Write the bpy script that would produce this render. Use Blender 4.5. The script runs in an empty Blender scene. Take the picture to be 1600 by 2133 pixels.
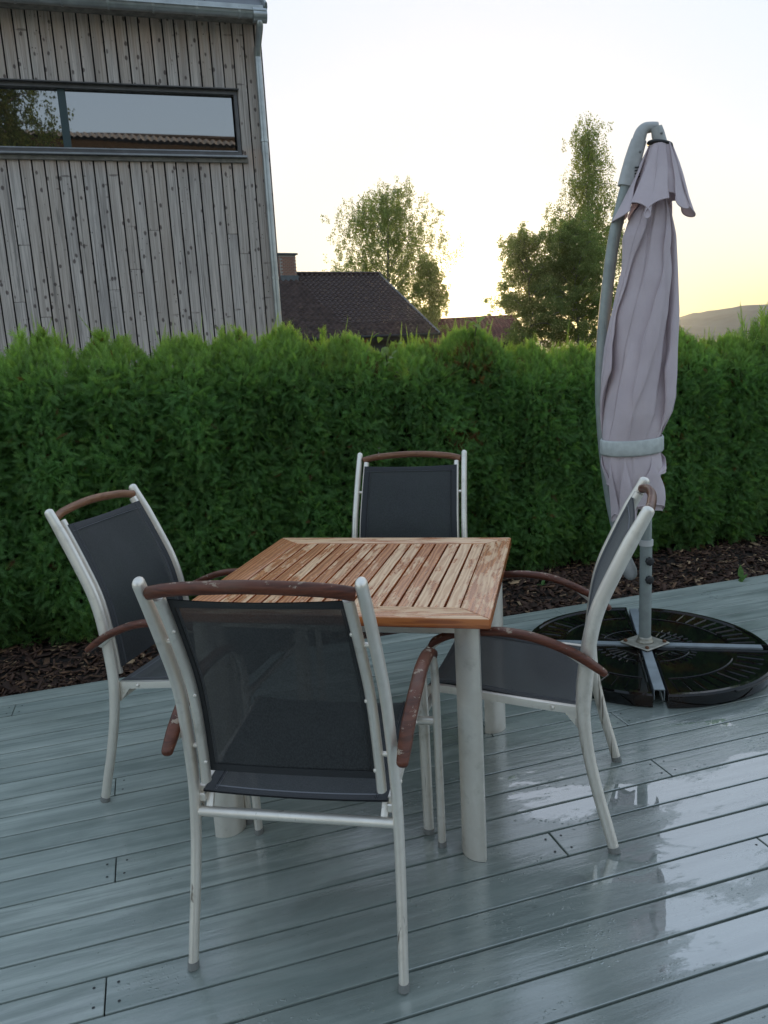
import bpy, bmesh, math, random
import numpy as np
from mathutils import Vector, Matrix, Euler, noise

random.seed(7); rng = np.random.default_rng(7)
SC = bpy.context.scene
COL = SC.collection
R = math.radians

# ------------------------------------------------------------------ camera
cam_d = bpy.data.cameras.new("camera")
cam_d.sensor_fit = 'HORIZONTAL'; cam_d.sensor_width = 36.0
cam_d.lens = 36.0 * 1608.8 / 1600.0
cam_d.clip_start = 0.05; cam_d.clip_end = 6000
cam = bpy.data.objects.new("camera", cam_d); COL.objects.link(cam)
_p, _r = 0.19825, -0.055086
_F = Vector((0, math.cos(_p), -math.sin(_p))); _U = Vector((0, math.sin(_p), math.cos(_p))); _R = Vector((1, 0, 0))
_R2 = math.cos(_r) * _R + math.sin(_r) * _U
_U2 = -math.sin(_r) * _R + math.cos(_r) * _U
M = Matrix.Identity(4)
for i in range(3):
    M[i][0] = _R2[i]; M[i][1] = _U2[i]; M[i][2] = -_F[i]
M[2][3] = 1.4126
cam.matrix_world = M
SC.camera = cam

# ------------------------------------------------------------------ sky, sun, exposure
SUN_EL, SUN_AZ = R(3.0), R(6.5)
world = bpy.data.worlds.new("World"); SC.world = world; world.use_nodes = True
wn = world.node_tree; wn.nodes.clear()
w_out = wn.nodes.new('ShaderNodeOutputWorld'); w_bg = wn.nodes.new('ShaderNodeBackground')
w_sky = wn.nodes.new('ShaderNodeTexSky'); w_sky.sky_type = 'NISHITA'
w_sky.sun_disc = False; w_sky.sun_elevation = SUN_EL; w_sky.sun_rotation = SUN_AZ
w_sky.altitude = 150; w_sky.air_density = 1.0; w_sky.dust_density = 1.0; w_sky.ozone_density = 1.5
# the camera of the photograph squeezed the range of the evening sky: one gamma over the whole dome, and its cool white balance
w_gam = wn.nodes.new('ShaderNodeGamma'); w_gam.inputs['Gamma'].default_value = 0.14
w_mul = wn.nodes.new('ShaderNodeMix'); w_mul.data_type = 'RGBA'; w_mul.blend_type = 'MULTIPLY'; w_mul.inputs[0].default_value = 1.0
w_mul.inputs[7].default_value = (0.88, 0.93, 1.04, 1)
w_bg.inputs['Strength'].default_value = 0.70
w_hsv = wn.nodes.new('ShaderNodeHueSaturation'); w_hsv.inputs['Saturation'].default_value = 2.4
wn.links.new(w_sky.outputs[0], w_gam.inputs['Color']); wn.links.new(w_gam.outputs[0], w_hsv.inputs['Color']); wn.links.new(w_hsv.outputs[0], w_mul.inputs[6]); wn.links.new(w_mul.outputs[2], w_bg.inputs['Color']); wn.links.new(w_bg.outputs[0], w_out.inputs['Surface'])

sun_d = bpy.data.lights.new("sun", 'SUN'); sun_d.energy = 2.2; sun_d.angle = R(1.5); sun_d.color = (1.0, 0.66, 0.32)
sun = bpy.data.objects.new("sun", sun_d); COL.objects.link(sun)
sdir = Vector((math.sin(SUN_AZ) * math.cos(SUN_EL), math.cos(SUN_AZ) * math.cos(SUN_EL), math.sin(SUN_EL)))
sun.rotation_euler = (-sdir).to_track_quat('-Z', 'Y').to_euler()
sun.location = (6, 60, 8)

SC.view_settings.view_transform = 'Standard'; SC.view_settings.look = 'None'
SC.view_settings.gamma = 1.0; SC.view_settings.use_curve_mapping = False
SC.view_settings.exposure = 0.38
SC.render.engine = 'CYCLES'
SC.cycles.use_denoising = True
SC.cycles.max_bounces = 8; SC.cycles.transparent_max_bounces = 12
SC.cycles.diffuse_bounces = 5; SC.cycles.glossy_bounces = 4
SC.cycles.sample_clamp_indirect = 6

# ------------------------------------------------------------------ helpers
def link(o, parent=None):
    COL.objects.link(o)
    if parent is not None: o.parent = parent
    return o

def obj(name, data, mat=None, parent=None, loc=None, rot=None):
    o = bpy.data.objects.new(name, data)
    if mat is not None and data is not None and not data.materials: data.materials.append(mat)
    link(o, parent)
    if loc is not None: o.location = loc
    if rot is not None: o.rotation_euler = rot
    return o

def tag(o, label=None, cat=None, group=None, kind=None):
    if label: o['label'] = label
    if cat: o['category'] = cat
    if group: o['group'] = group
    if kind: o['kind'] = kind
    return o

def empty(name, loc=(0, 0, 0), rz=0.0, parent=None):
    o = bpy.data.objects.new(name, None); o.empty_display_size = 0.1
    link(o, parent); o.location = loc; o.rotation_euler = (0, 0, rz)
    return o

def mesh(name, v, f, smooth=False, sharp=None):
    me = bpy.data.meshes.new(name); me.from_pydata([tuple(map(float, x)) for x in v], [], f); me.update()
    if smooth:
        me.polygons.foreach_set('use_smooth', [True] * len(me.polygons))
        if sharp: me.set_sharp_from_angle(angle=R(sharp))
    return me

def big_mesh(name, V, F, col=None, smooth=False):
    """V (n,3) float, F (m,4) int quads; col (m,3) one colour for each face"""
    me = bpy.data.meshes.new(name)
    n, m = len(V), len(F); k = F.shape[1]
    me.vertices.add(n); me.vertices.foreach_set('co', np.ascontiguousarray(V, np.float32).ravel())
    me.loops.add(m * k); me.loops.foreach_set('vertex_index', np.ascontiguousarray(F, np.int32).ravel())
    me.polygons.add(m); me.polygons.foreach_set('loop_start', np.arange(0, m * k, k, dtype=np.int32))
    me.polygons.foreach_set('loop_total', np.full(m, k, np.int32))
    if smooth: me.polygons.foreach_set('use_smooth', np.ones(m, bool))
    me.update(calc_edges=True)
    if col is not None:
        at = me.attributes.new('tint', 'FLOAT_COLOR', 'FACE')
        c4 = np.ones((m, 4), np.float32); c4[:, :3] = col
        at.data.foreach_set('color', c4.ravel())
    return me

def join_parts(parts):
    V, F = [], []; b = 0
    for v, f in parts:
        V += [tuple(x) for x in v]; F += [tuple(i + b for i in q) for q in f]; b += len(v)
    return V, F

def catmull(P, n=6):
    P = [np.array(q, float) for q in P]; out = []
    for i in range(len(P) - 1):
        p0 = P[max(i - 1, 0)]; p1 = P[i]; p2 = P[i + 1]; p3 = P[min(i + 2, len(P) - 1)]
        for k in range(n):
            t = k / n
            out.append(0.5 * ((2 * p1) + (-p0 + p2) * t + (2 * p0 - 5 * p1 + 4 * p2 - p3) * t * t + (-p0 + 3 * p1 - 3 * p2 + p3) * t ** 3))
    out.append(P[-1]); return np.array(out)

def sweep(path, rs, rn, side=(1, 0, 0), seg=14, cap='round', power=2.0, caps=(True, True)):
    """tube along path; rs: radius along side, rn: radius along the third axis (scalars or arrays)"""
    path = np.array(path, float); N = len(path)
    rs = np.broadcast_to(np.array(rs, float), (N,)).copy(); rn = np.broadcast_to(np.array(rn, float), (N,)).copy()
    tan = np.gradient(path, axis=0); tan /= np.linalg.norm(tan, axis=1)[:, None]
    pts = [path[i] for i in range(N)]; tg = [tan[i] for i in range(N)]; a = list(rs); b = list(rn)
    if cap == 'round':
        def ends(p, t, r1, r2, s):
            q = []
            rr = min(r1, r2)
            for k in (0.35, 0.7, 0.92):
                q.append((p + t * s * rr * k, t, r1 * math.sqrt(max(0, 1 - k * k)), r2 * math.sqrt(max(0, 1 - k * k))))
            return q
        if caps[0]:
            for e in ends(path[0], tan[0], rs[0], rn[0], -1):
                pts.insert(0, e[0]); tg.insert(0, e[1]); a.insert(0, e[2]); b.insert(0, e[3])
        if caps[1]:
            for e in ends(path[-1], tan[-1], rs[-1], rn[-1], 1):
                pts.append(e[0]); tg.append(e[1]); a.append(e[2]); b.append(e[3])
    V = []; side = np.array(side, float)
    th = np.linspace(0, 2 * np.pi, seg, endpoint=False)
    c = np.sign(np.cos(th)) * np.abs(np.cos(th)) ** (2 / power); s = np.sign(np.sin(th)) * np.abs(np.sin(th)) ** (2 / power)
    for p, t, r1, r2 in zip(pts, tg, a, b):
        sd = side - t * (side @ t); sd /= np.linalg.norm(sd); nn = np.cross(t, sd)
        for ci, si in zip(c, s): V.append(p + sd * ci * r1 + nn * si * r2)
    F = []; L = len(pts)
    for i in range(L - 1):
        for j in range(seg):
            k = (j + 1) % seg
            F.append((i * seg + j, i * seg + k, (i + 1) * seg + k, (i + 1) * seg + j))
    F.append(tuple(range(seg - 1, -1, -1))); F.append(tuple((L - 1) * seg + j for j in range(seg)))
    return V, F

def box(cx, cy, cz, sx, sy, sz):
    x, y, z = sx / 2, sy / 2, sz / 2
    v = [(cx + a * x, cy + b * y, cz + c * z) for a, b, c in ((-1, -1, -1), (1, -1, -1), (1, 1, -1), (-1, 1, -1), (-1, -1, 1), (1, -1, 1), (1, 1, 1), (-1, 1, 1))]
    return v, [(3, 2, 1, 0), (4, 5, 6, 7), (0, 1, 5, 4), (1, 2, 6, 5), (2, 3, 7, 6), (3, 0, 4, 7)]

def bevel_mesh(me, w, seg=1, angle=30):
    bm = bmesh.new(); bm.from_mesh(me)
    ed = [e for e in bm.edges if len(e.link_faces) == 2 and e.calc_face_angle(0) > R(angle)]
    bmesh.ops.bevel(bm, geom=ed, offset=w, segments=seg, profile=0.6, affect='EDGES', clamp_overlap=True)
    bm.normal_update(); bm.to_mesh(me); bm.free(); return me

def bbox_mesh(name, c, s, w=0.003, seg=1):
    return bevel_mesh(mesh(name, *box(*c, *s)), w, seg)

def lathe(prof, seg=24, closed=False):
    V, F = [], []
    for r, z in prof:
        for j in range(seg):
            t = 2 * math.pi * j / seg; V.append((r * math.cos(t), r * math.sin(t), z))
    for i in range(len(prof) - 1):
        for j in range(seg):
            k = (j + 1) % seg; F.append((i * seg + j, i * seg + k, (i + 1) * seg + k, (i + 1) * seg + j))
    F.append(tuple(range(seg - 1, -1, -1))); F.append(tuple((len(prof) - 1) * seg + j for j in range(seg)))
    return V, F

# ------------------------------------------------------------------ materials
class MB:
    def __init__(s, name):
        s.m = bpy.data.materials.new(name); s.m.use_nodes = True; s.nt = s.m.node_tree
        s.b = s.nt.nodes['Principled BSDF']; s.out = s.nt.nodes['Material Output']
    def n(s, t, **kw):
        x = s.nt.nodes.new('ShaderNode' + t)
        for k, v in kw.items(): setattr(x, k, v)
        return x
    def put(s, sock, v):
        if hasattr(v, 'is_output') or isinstance(v, bpy.types.NodeSocket): s.nt.links.new(v, sock)
        elif v is not None:
            if isinstance(v, (tuple, list)) and len(v) == 3 and sock.type == 'RGBA': v = (*v, 1)
            sock.default_value = v
    def math(s, op, a, b=None, c=None, clamp=False):
        x = s.n('Math', operation=op, use_clamp=clamp)
        for i, v in enumerate((a, b, c)):
            if v is not None: s.put(x.inputs[i], v)
        return x.outputs[0]
    def vmath(s, op, a, b=None):
        x = s.n('VectorMath', operation=op); s.put(x.inputs[0], a)
        if b is not None: s.put(x.inputs[1], b)
        return x.outputs[0]
    def mix(s, f, a, b, mode='MIX'):
        x = s.n('Mix', data_type='RGBA', blend_type=mode); s.put(x.inputs[0], f); s.put(x.inputs[6], a); s.put(x.inputs[7], b); return x.outputs[2]
    def fmix(s, f, a, b):
        x = s.n('Mix', data_type='FLOAT'); s.put(x.inputs[0], f); s.put(x.inputs[2], a); s.put(x.inputs[3], b); return x.outputs[0]
    def noise(s, vec, scale=1, detail=4, rough=0.55, dist=0.0, out=0):
        x = s.n('TexNoise'); s.put(x.inputs['Vector'], vec); s.put(x.inputs['Scale'], scale); s.put(x.inputs['Detail'], detail)
        s.put(x.inputs['Roughness'], rough); s.put(x.inputs['Distortion'], dist); return x.outputs[out]
    def voro(s, vec, scale=1, feature='F1', out=0, rnd=1.0):
        x = s.n('TexVoronoi', feature=feature); s.put(x.inputs['Vector'], vec); s.put(x.inputs['Scale'], scale); s.put(x.inputs['Randomness'], rnd); return x.outputs[out]
    def step(s, v, lo, hi):
        x = s.n('MapRange', interpolation_type='SMOOTHSTEP'); s.put(x.inputs[0], v); s.put(x.inputs[1], lo); s.put(x.inputs[2], hi); return x.outputs[0]
    def lin(s, v, a, b, c, d):
        x = s.n('MapRange'); s.put(x.inputs[0], v); s.put(x.inputs[1], a); s.put(x.inputs[2], b); s.put(x.inputs[3], c); s.put(x.inputs[4], d); return x.outputs[0]
    def mapping(s, vec, loc=(0, 0, 0), rot=(0, 0, 0), scale=(1, 1, 1)):
        x = s.n('Mapping'); s.put(x.inputs[0], vec); x.inputs[1].default_value = loc; x.inputs[2].default_value = rot; x.inputs[3].default_value = scale; return x.outputs[0]
    def objco(s): return s.n('TexCoord').outputs['Object']
    def pos(s): return s.n('NewGeometry').outputs['Position']
    def nrm(s): return s.n('NewGeometry').outputs['Normal']
    def rnd(s): return s.n('ObjectInfo').outputs['Random']
    def sep(s, v): x = s.n('SeparateXYZ'); s.put(x.inputs[0], v); return x.outputs
    def comb(s, a, b, c):
        x = s.n('CombineXYZ')
        for i, v in enumerate((a, b, c)): s.put(x.inputs[i], v)
        return x.outputs[0]
    def attr(s, nm): x = s.n('Attribute', attribute_name=nm); return x.outputs['Color']
    def bump(s, h, strength=0.3, dist=0.01, normal=None):
        x = s.n('Bump'); s.put(x.inputs['Strength'], strength); s.put(x.inputs['Distance'], dist); s.put(x.inputs['Height'], h)
        if normal is not None: s.put(x.inputs['Normal'], normal)
        return x.outputs[0]
    def set(s, **kw):
        names = dict(col='Base Color', rough='Roughness', metal='Metallic', spec='Specular IOR Level', ior='IOR', norm='Normal', coat='Coat Weight',
                     coatr='Coat Roughness', coati='Coat IOR', coatn='Coat Normal', sheen='Sheen Weight', sheenr='Sheen Roughness', alpha='Alpha', trans='Transmission Weight', sheent='Sheen Tint')
        for k, v in kw.items(): s.put(s.b.inputs[names[k]], v)
        return s
    def randvec(s, v, k=37.0):
        r = s.rnd(); return s.vmath('ADD', v, s.comb(s.math('MULTIPLY', r, k), s.math('MULTIPLY', r, k * 1.7), s.math('MULTIPLY', r, k * 0.6)))

A_DECK = 0.28592
TD = Vector((math.cos(A_DECK), math.sin(A_DECK), 0)); ND = Vector((-math.sin(A_DECK), math.cos(A_DECK), 0))
def UV(u, v, z=0.0): return Vector((TD.x * u + ND.x * v, TD.y * u + ND.y * v, z))

def mat_metal(scuff=True):
    m = MB('painted_aluminium' if scuff else 'clean_painted_aluminium'); p = m.objco()
    big = m.noise(p, 7, 4, 0.6); fine = m.noise(p, 160, 2)
    c = m.mix(m.step(big, 0.35, 0.7), (0.86, 0.80, 0.72), (0.76, 0.70, 0.625))
    # brown scuffs worn in long streaks down the legs
    q = m.randvec(m.mapping(p, scale=(40, 40, 2.2)))
    sc = m.step(m.noise(q, 1.0, 3, 0.6), 0.62, 0.67)
    z = m.sep(p)[2]
    sc = m.math('MULTIPLY', sc, m.step(z, 0.45, 0.30))
    c = m.mix(m.math('MULTIPLY', sc, 0.75 if scuff else 0.0), c, (0.12, 0.085, 0.06))
    dirt = m.step(m.noise(m.randvec(p), 14, 5, 0.65), 0.55, 0.75)
    c = m.mix(m.math('MULTIPLY', dirt, 0.42), c, (0.40, 0.36, 0.29))
    m.set(col=c, rough=m.lin(big, 0.3, 0.7, 0.36, 0.5), metal=0.7, norm=m.bump(fine, 0.06, 0.002)); return m.m

def mat_foot():
    m = MB('grey_plastic_cap'); m.set(col=(0.2, 0.2, 0.19), rough=0.55); return m.m

def mat_sling():
    m = MB('black_sling_mesh'); p = m.objco(); nt = m.nt
    dust = m.noise(m.randvec(p), 5, 5, 0.6)
    c = m.mix(m.step(dust, 0.4, 0.75), (0.014, 0.0155, 0.017), (0.028, 0.030, 0.032))
    fine = m.noise(p, 420, 1)
    spk = m.step(m.voro(m.randvec(p), 26), 0.035, 0.02)
    c = m.mix(m.math('MULTIPLY', spk, 0.35), c, (0.25, 0.25, 0.25))
    weave = m.noise(m.mapping(p, scale=(1, 1, 0.6)), 300, 1)
    c = m.mix(m.lin(weave, 0.35, 0.65, 0, 1), c, m.mix(0.6, c, (0.045, 0.047, 0.05)))
    m.set(col=c, rough=0.62, spec=0.5, sheen=0.25, sheenr=0.4, norm=m.bump(fine, 0.25, 0.002))
    tr = m.n('BsdfTransparent'); mx = m.n('MixShader'); mx.inputs[0].default_value = 0.07
    nt.links.new(m.b.outputs[0], mx.inputs[1]); nt.links.new(tr.outputs[0], mx.inputs[2]); nt.links.new(mx.outputs[0], m.out.inputs[0])
    return m.m

def mat_hem():
    m = MB('black_sling_hem'); m.set(col=(0.014, 0.015, 0.018), rough=0.65, sheen=0.2, norm=m.bump(m.noise(m.objco(), 420, 1), 0.25, 0.002)); return m.m

def mat_darkwood():
    m = MB('worn_hardwood'); p = m.objco(); q = m.randvec(p, 11)
    # grain runs along the piece: stretched in x (rails) and y (armrests) alike
    g = m.noise(m.mapping(q, scale=(14, 14, 120)), 1.0, 4, 0.6, 0.4)
    c = m.mix(m.step(g, 0.3, 0.7), (0.066, 0.018, 0.009), (0.145, 0.042, 0.021))
    nz = m.sep(m.nrm())[2]
    chips = m.noise(m.mapping(q, scale=(24, 24, 60)), 1.0, 6, 0.7, 0.3)
    w = m.step(m.math('ADD', chips, m.math('MULTIPLY', nz, 0.12)), 0.675, 0.72)
    c = m.mix(m.math('MULTIPLY', w, 0.85), c, (0.42, 0.33, 0.25))
    al = m.n('ObjectInfo').outputs['Alpha']
    c = m.mix(m.math('SUBTRACT', 1.0, al, clamp=True), c, m.mix(m.step(g, 0.3, 0.7), (0.22, 0.105, 0.055), (0.36, 0.19, 0.11)))
    pale = m.step(m.math('ADD', m.noise(q, 9, 3), m.math('MULTIPLY', nz, 0.22)), 0.55, 0.95)
    c = m.mix(m.math('MULTIPLY', pale, 0.45), c, (0.20, 0.115, 0.08))
    m.set(col=c, rough=m.fmix(w, 0.40, 0.75), spec=0.35, norm=m.bump(m.math('ADD', g, chips), 0.25, 0.002)); return m.m

def mat_tablewood(axis=1):
    """bleached slats with what is left of a red brown varnish; object colour alpha: share of varnish left; axis: grain direction"""
    m = MB('weathered_table_wood' if axis else 'weathered_rail_wood')
    p = m.objco(); q = m.randvec(p, 23)
    oi = m.n('ObjectInfo'); keep = oi.outputs['Alpha']
    sc1 = (150, 5, 60) if axis else (5, 150, 60)
    g = m.noise(m.mapping(q, scale=sc1), 1.0, 4, 0.65, 0.5)
    wv = m.n('TexWave', bands_direction='X' if axis else 'Y'); m.put(wv.inputs['Vector'], m.mapping(q, scale=(1, 0.09, 1) if axis else (0.09, 1, 1)))
    wv.inputs['Scale'].default_value = 22; wv.inputs['Distortion'].default_value = 9; wv.inputs['Detail'].default_value = 3; wv.inputs['Detail Scale'].default_value = 1.6
    g2 = m.math('ADD', m.math('MULTIPLY', g, 0.6), m.math('MULTIPLY', wv.outputs['Fac'], 0.4))
    bare = m.mix(m.step(g2, 0.25, 0.75), (0.66, 0.375, 0.195), (0.87, 0.575, 0.34))
    stain = m.step(m.noise(m.mapping(q, scale=(22, 5, 9) if axis else (5, 22, 9)), 1.0, 5, 0.62), 0.52, 0.70)
    bare = m.mix(m.math('MULTIPLY', stain, 0.35), bare, (0.45, 0.22, 0.115))
    varn = m.mix(m.step(g2, 0.3, 0.7), (0.34, 0.092, 0.027), (0.58, 0.185, 0.053))
    pn = m.noise(m.mapping(q, scale=(30, 7, 10) if axis else (7, 30, 10)), 1.0, 7, 0.68, 0.25)
    v = m.step(m.math('SUBTRACT', m.math('ADD', keep, 0.045), pn), -0.06, 0.05)
    nz = m.sep(m.nrm())[2]
    side = m.step(nz, 0.75, 0.35)
    v = m.math('MAXIMUM', m.math('MULTIPLY', v, 0.78), side)
    c = m.mix(v, bare, varn)
    pore = m.step(m.noise(m.mapping(q, scale=(300, 16, 60) if axis else (16, 300, 60)), 1.0, 2), 0.66, 0.72)
    c = m.mix(m.math('MULTIPLY', pore, 0.5), c, (0.12, 0.06, 0.035))
    m.set(col=c, rough=m.fmix(v, 0.36, 0.24), spec=0.75, norm=m.bump(m.math('ADD', g2, m.math('MULTIPLY', v, 0.6)), 0.3, 0.0015)); return m.m

def mat_deck():
    m = MB('wet_composite_board'); P = m.pos()
    L = m.mapping(P, rot=(0, 0, -A_DECK))           # x along the boards
    lr = m.randvec(L, 19)
    s1 = m.noise(m.mapping(lr, scale=(1.3, 17, 1)), 1.0, 6, 0.62, 0.6)
    s2 = m.noise(m.mapping(lr, scale=(3.2, 42, 1)), 1.0, 5, 0.65, 0.8)
    st = m.math('ADD', m.math('MULTIPLY', s1, 0.62), m.math('MULTIPLY', s2, 0.38))
    c = m.mix(m.step(st, 0.37, 0.64), (0.22, 0.25, 0.222), (0.455, 0.485, 0.435))
    kn = m.step(m.noise(m.mapping(lr, scale=(9, 26, 1)), 1.0, 4, 0.7, 1.5), 0.66, 0.76)
    c = m.mix(m.math('MULTIPLY', kn, 0.6), c, (0.11, 0.13, 0.12))
    c = m.mix(m.math('MULTIPLY', m.rnd(), 0.45), c, (0.25, 0.29, 0.265))
    moss = m.step(m.noise(m.mapping(L, scale=(2.2, 9, 1)), 1.0, 5, 0.6), 0.66, 0.8)
    c = m.mix(m.math('MULTIPLY', moss, 0.5), c, (0.085, 0.085, 0.045))
    sp = m.step(m.voro(L, 21), 0.05, 0.03)
    c = m.mix(m.math('MULTIPLY', sp, 0.5), c, (0.03, 0.034, 0.033))
    # water lying on the boards
    X = m.sep(L); u, v = X[0], X[1]
    def blob(cu, cv, ru, rv, h):
        a = m.math('POWER', m.math('DIVIDE', m.math('SUBTRACT', u, cu), ru), 2.0); b = m.math('POWER', m.math('DIVIDE', m.math('SUBTRACT', v, cv), rv), 2.0)
        return m.math('MULTIPLY', m.math('POWER', 2.718, m.math('MULTIPLY', m.math('ADD', a, b), -1.0)), h)
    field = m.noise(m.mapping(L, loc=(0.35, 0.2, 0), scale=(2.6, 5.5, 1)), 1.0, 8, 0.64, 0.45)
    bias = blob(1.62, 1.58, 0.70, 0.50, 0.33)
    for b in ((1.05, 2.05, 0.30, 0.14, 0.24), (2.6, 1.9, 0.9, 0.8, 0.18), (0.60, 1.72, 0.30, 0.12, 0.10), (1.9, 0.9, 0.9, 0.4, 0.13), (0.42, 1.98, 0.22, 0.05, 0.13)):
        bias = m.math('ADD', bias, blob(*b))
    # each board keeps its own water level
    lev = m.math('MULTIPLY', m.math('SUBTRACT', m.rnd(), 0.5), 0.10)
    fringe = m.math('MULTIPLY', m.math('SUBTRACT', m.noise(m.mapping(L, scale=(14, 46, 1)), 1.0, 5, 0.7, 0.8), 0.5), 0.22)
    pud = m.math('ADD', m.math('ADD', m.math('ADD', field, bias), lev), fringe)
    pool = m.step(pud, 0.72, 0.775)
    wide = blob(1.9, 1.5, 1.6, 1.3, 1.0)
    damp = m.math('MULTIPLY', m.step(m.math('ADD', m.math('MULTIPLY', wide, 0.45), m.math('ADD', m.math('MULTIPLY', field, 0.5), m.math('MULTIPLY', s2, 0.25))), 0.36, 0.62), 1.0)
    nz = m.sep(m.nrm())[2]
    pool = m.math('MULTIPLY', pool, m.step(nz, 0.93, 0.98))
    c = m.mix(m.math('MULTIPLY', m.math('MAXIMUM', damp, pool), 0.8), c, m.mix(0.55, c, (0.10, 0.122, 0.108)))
    # scuffs and dried lime
    lime = m.step(m.noise(m.mapping(L, loc=(1.7, .4, 0), scale=(9, 38, 1)), 1.0, 6, 0.75, 1.0), 0.67, 0.72)
    lime = m.math('MULTIPLY', lime, m.step(m.noise(m.mapping(L, loc=(.2, .9, 0), scale=(1.6, 3.2, 1)), 1.0, 2), 0.56, 0.66))
    c = m.mix(m.math('MULTIPLY', lime, 0.55), c, (0.55, 0.58, 0.56))
    rough = m.fmix(damp, m.lin(s2, 0.3, 0.7, 0.55, 0.40), m.lin(s2, 0.3, 0.7, 0.34, 0.22))
    bh = m.math('ADD', m.math('MULTIPLY', s2, 1.0), m.math('MULTIPLY', m.noise(L, 140, 2), 0.25))
    bn = m.bump(bh, 0.25, 0.003)
    drops = m.step(m.voro(m.vmath('ADD', L, m.vmath('MULTIPLY', m.noise(L, 60, 1, out=1), (.02, .02, .02))), 75), 0.30, 0.05)
    dmask = m.step(m.noise(m.mapping(L, loc=(3, 1, 0), scale=(4, 8, 1)), 1.0, 3), 0.5, 0.62)
    wn_ = m.bump(m.math('MULTIPLY', drops, m.math('MULTIPLY', dmask, damp)), 0.45, 0.003, bn)
    ripple = m.bump(m.noise(L, 9, 2), 0.02, 0.01)
    coat = m.math('MAXIMUM', pool, m.math('MULTIPLY', damp, 0.85))
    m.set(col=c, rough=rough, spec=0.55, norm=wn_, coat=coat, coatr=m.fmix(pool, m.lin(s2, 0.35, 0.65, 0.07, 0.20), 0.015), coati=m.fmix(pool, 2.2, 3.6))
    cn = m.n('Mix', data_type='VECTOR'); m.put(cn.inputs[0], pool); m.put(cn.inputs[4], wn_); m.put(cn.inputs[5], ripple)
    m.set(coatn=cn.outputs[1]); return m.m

def mat_cladding():
    m = MB('weathered_spruce_cladding'); p = m.objco(); q = m.randvec(p, 61)
    g = m.noise(m.mapping(q, scale=(70, 70, 1.6)), 1.0, 5, 0.65, 0.4)
    w = m.noise(m.mapping(q, scale=(9, 9, 0.7)), 1.0, 4, 0.6)
    c = m.mix(m.step(g, 0.3, 0.72), (0.30, 0.268, 0.25), (0.64, 0.575, 0.53))
    c = m.mix(m.math('MULTIPLY', m.step(w, 0.48, 0.7), 0.65), c, (0.25, 0.225, 0.215))
    c = m.mix(m.math('MULTIPLY', m.rnd(), 0.5), c, (0.41, 0.33, 0.27))
    dk = m.step(m.noise(m.mapping(q, scale=(34, 34, 0.9)), 1.0, 4, 0.7, 0.5), 0.56, 0.66)
    c = m.mix(m.math('MULTIPLY', dk, 0.6), c, (0.13, 0.12, 0.115))
    z = m.sep(m.pos())[2]
    # fresher, browner wood where the eaves and the sill keep the rain off
    fresh = m.math('MAXIMUM', m.math('MULTIPLY', m.step(z, 4.2, 4.85), 0.9), m.math('MULTIPLY', m.step(z, 3.38, 3.6), m.step(z, 3.75, 3.65)))
    fresh = m.math('MULTIPLY', fresh, m.lin(m.noise(m.mapping(q, scale=(20, 20, 2)), 1, 3), 0.3, 0.7, 0.2, 1.0))
    c = m.mix(m.math('MULTIPLY', fresh, 0.5), c, (0.55, 0.36, 0.26))
    # knots: dark spots, some drawn out
    kq = m.mapping(q, scale=(1, 1, 0.62)); kq = m.vmath('ADD', kq, m.vmath('MULTIPLY', m.noise(q, 25, 2, out=1), (0.012, 0.012, 0.012)))
    d1 = m.voro(kq, 12.0); k1 = m.step(d1, 0.22, 0.11)
    kq2 = m.mapping(q, rot=(0, R(14), 0), scale=(0.45, 1, 1.9)); kq2 = m.vmath('ADD', kq2, m.vmath('MULTIPLY', m.noise(q, 18, 2, out=1), (0.03, 0.03, 0.03)))
    d2 = m.voro(kq2, 5.2); k2 = m.step(d2, 0.15, 0.08)
    big = m.step(m.noise(m.mapping(q, scale=(6, 6, 1.1)), 1.0, 2), 0.42, 0.6)
    k = m.math('MAXIMUM', k1, m.math('MULTIPLY', m.math('MULTIPLY', k2, 0.75), big))
    c = m.mix(m.math('MULTIPLY', k, 0.75), c, (0.05, 0.03, 0.03))
    k3 = m.math('MULTIPLY', m.step(m.voro(m.mapping(q, scale=(1, 1, .8)), 21.0), 0.16, 0.08), m.step(m.noise(m.mapping(q, scale=(7, 7, 1.6)), 1.0, 2), 0.48, 0.6))
    c = m.mix(m.math('MULTIPLY', k3, 0.7), c, (0.05, 0.045, 0.04))
    m.set(col=c, rough=0.8, spec=0.25, norm=m.bump(m.math('SUBTRACT', g, k), 0.35, 0.004)); return m.m

def mat_simple(name, col, rough=0.6, metal=0.0, nscale=0, namt=0.2, spec=0.5, bumpk=0.0, **kw):
    m = MB(name); c = col
    if nscale:
        f = m.noise(m.objco(), nscale, 5, 0.6)
        c = m.mix(m.step(f, 0.3, 0.7), tuple(x * (1 - namt) for x in col), tuple(min(1, x * (1 + namt)) for x in col))
        if bumpk: m.set(norm=m.bump(f, bumpk, 0.005))
    m.set(col=c, rough=rough, metal=metal, spec=spec, **kw); return m.m

def mat_leaf(name, trans=0.3, rough=0.55, tcol=1.6):
    m = MB(name); c = m.attr('tint'); nt = m.nt
    m.set(col=c, rough=rough, spec=0.2)
    t = m.n('BsdfTranslucent'); m.put(t.inputs[0], m.mix(1.0, c, (tcol, tcol * 1.05, tcol * 0.55), 'MULTIPLY'))
    x = m.n('MixShader'); x.inputs[0].default_value = trans
    nt.links.new(m.b.outputs[0], x.inputs[1]); nt.links.new(t.outputs[0], x.inputs[2]); nt.links.new(x.outputs[0], m.out.inputs[0]); return m.m

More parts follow.
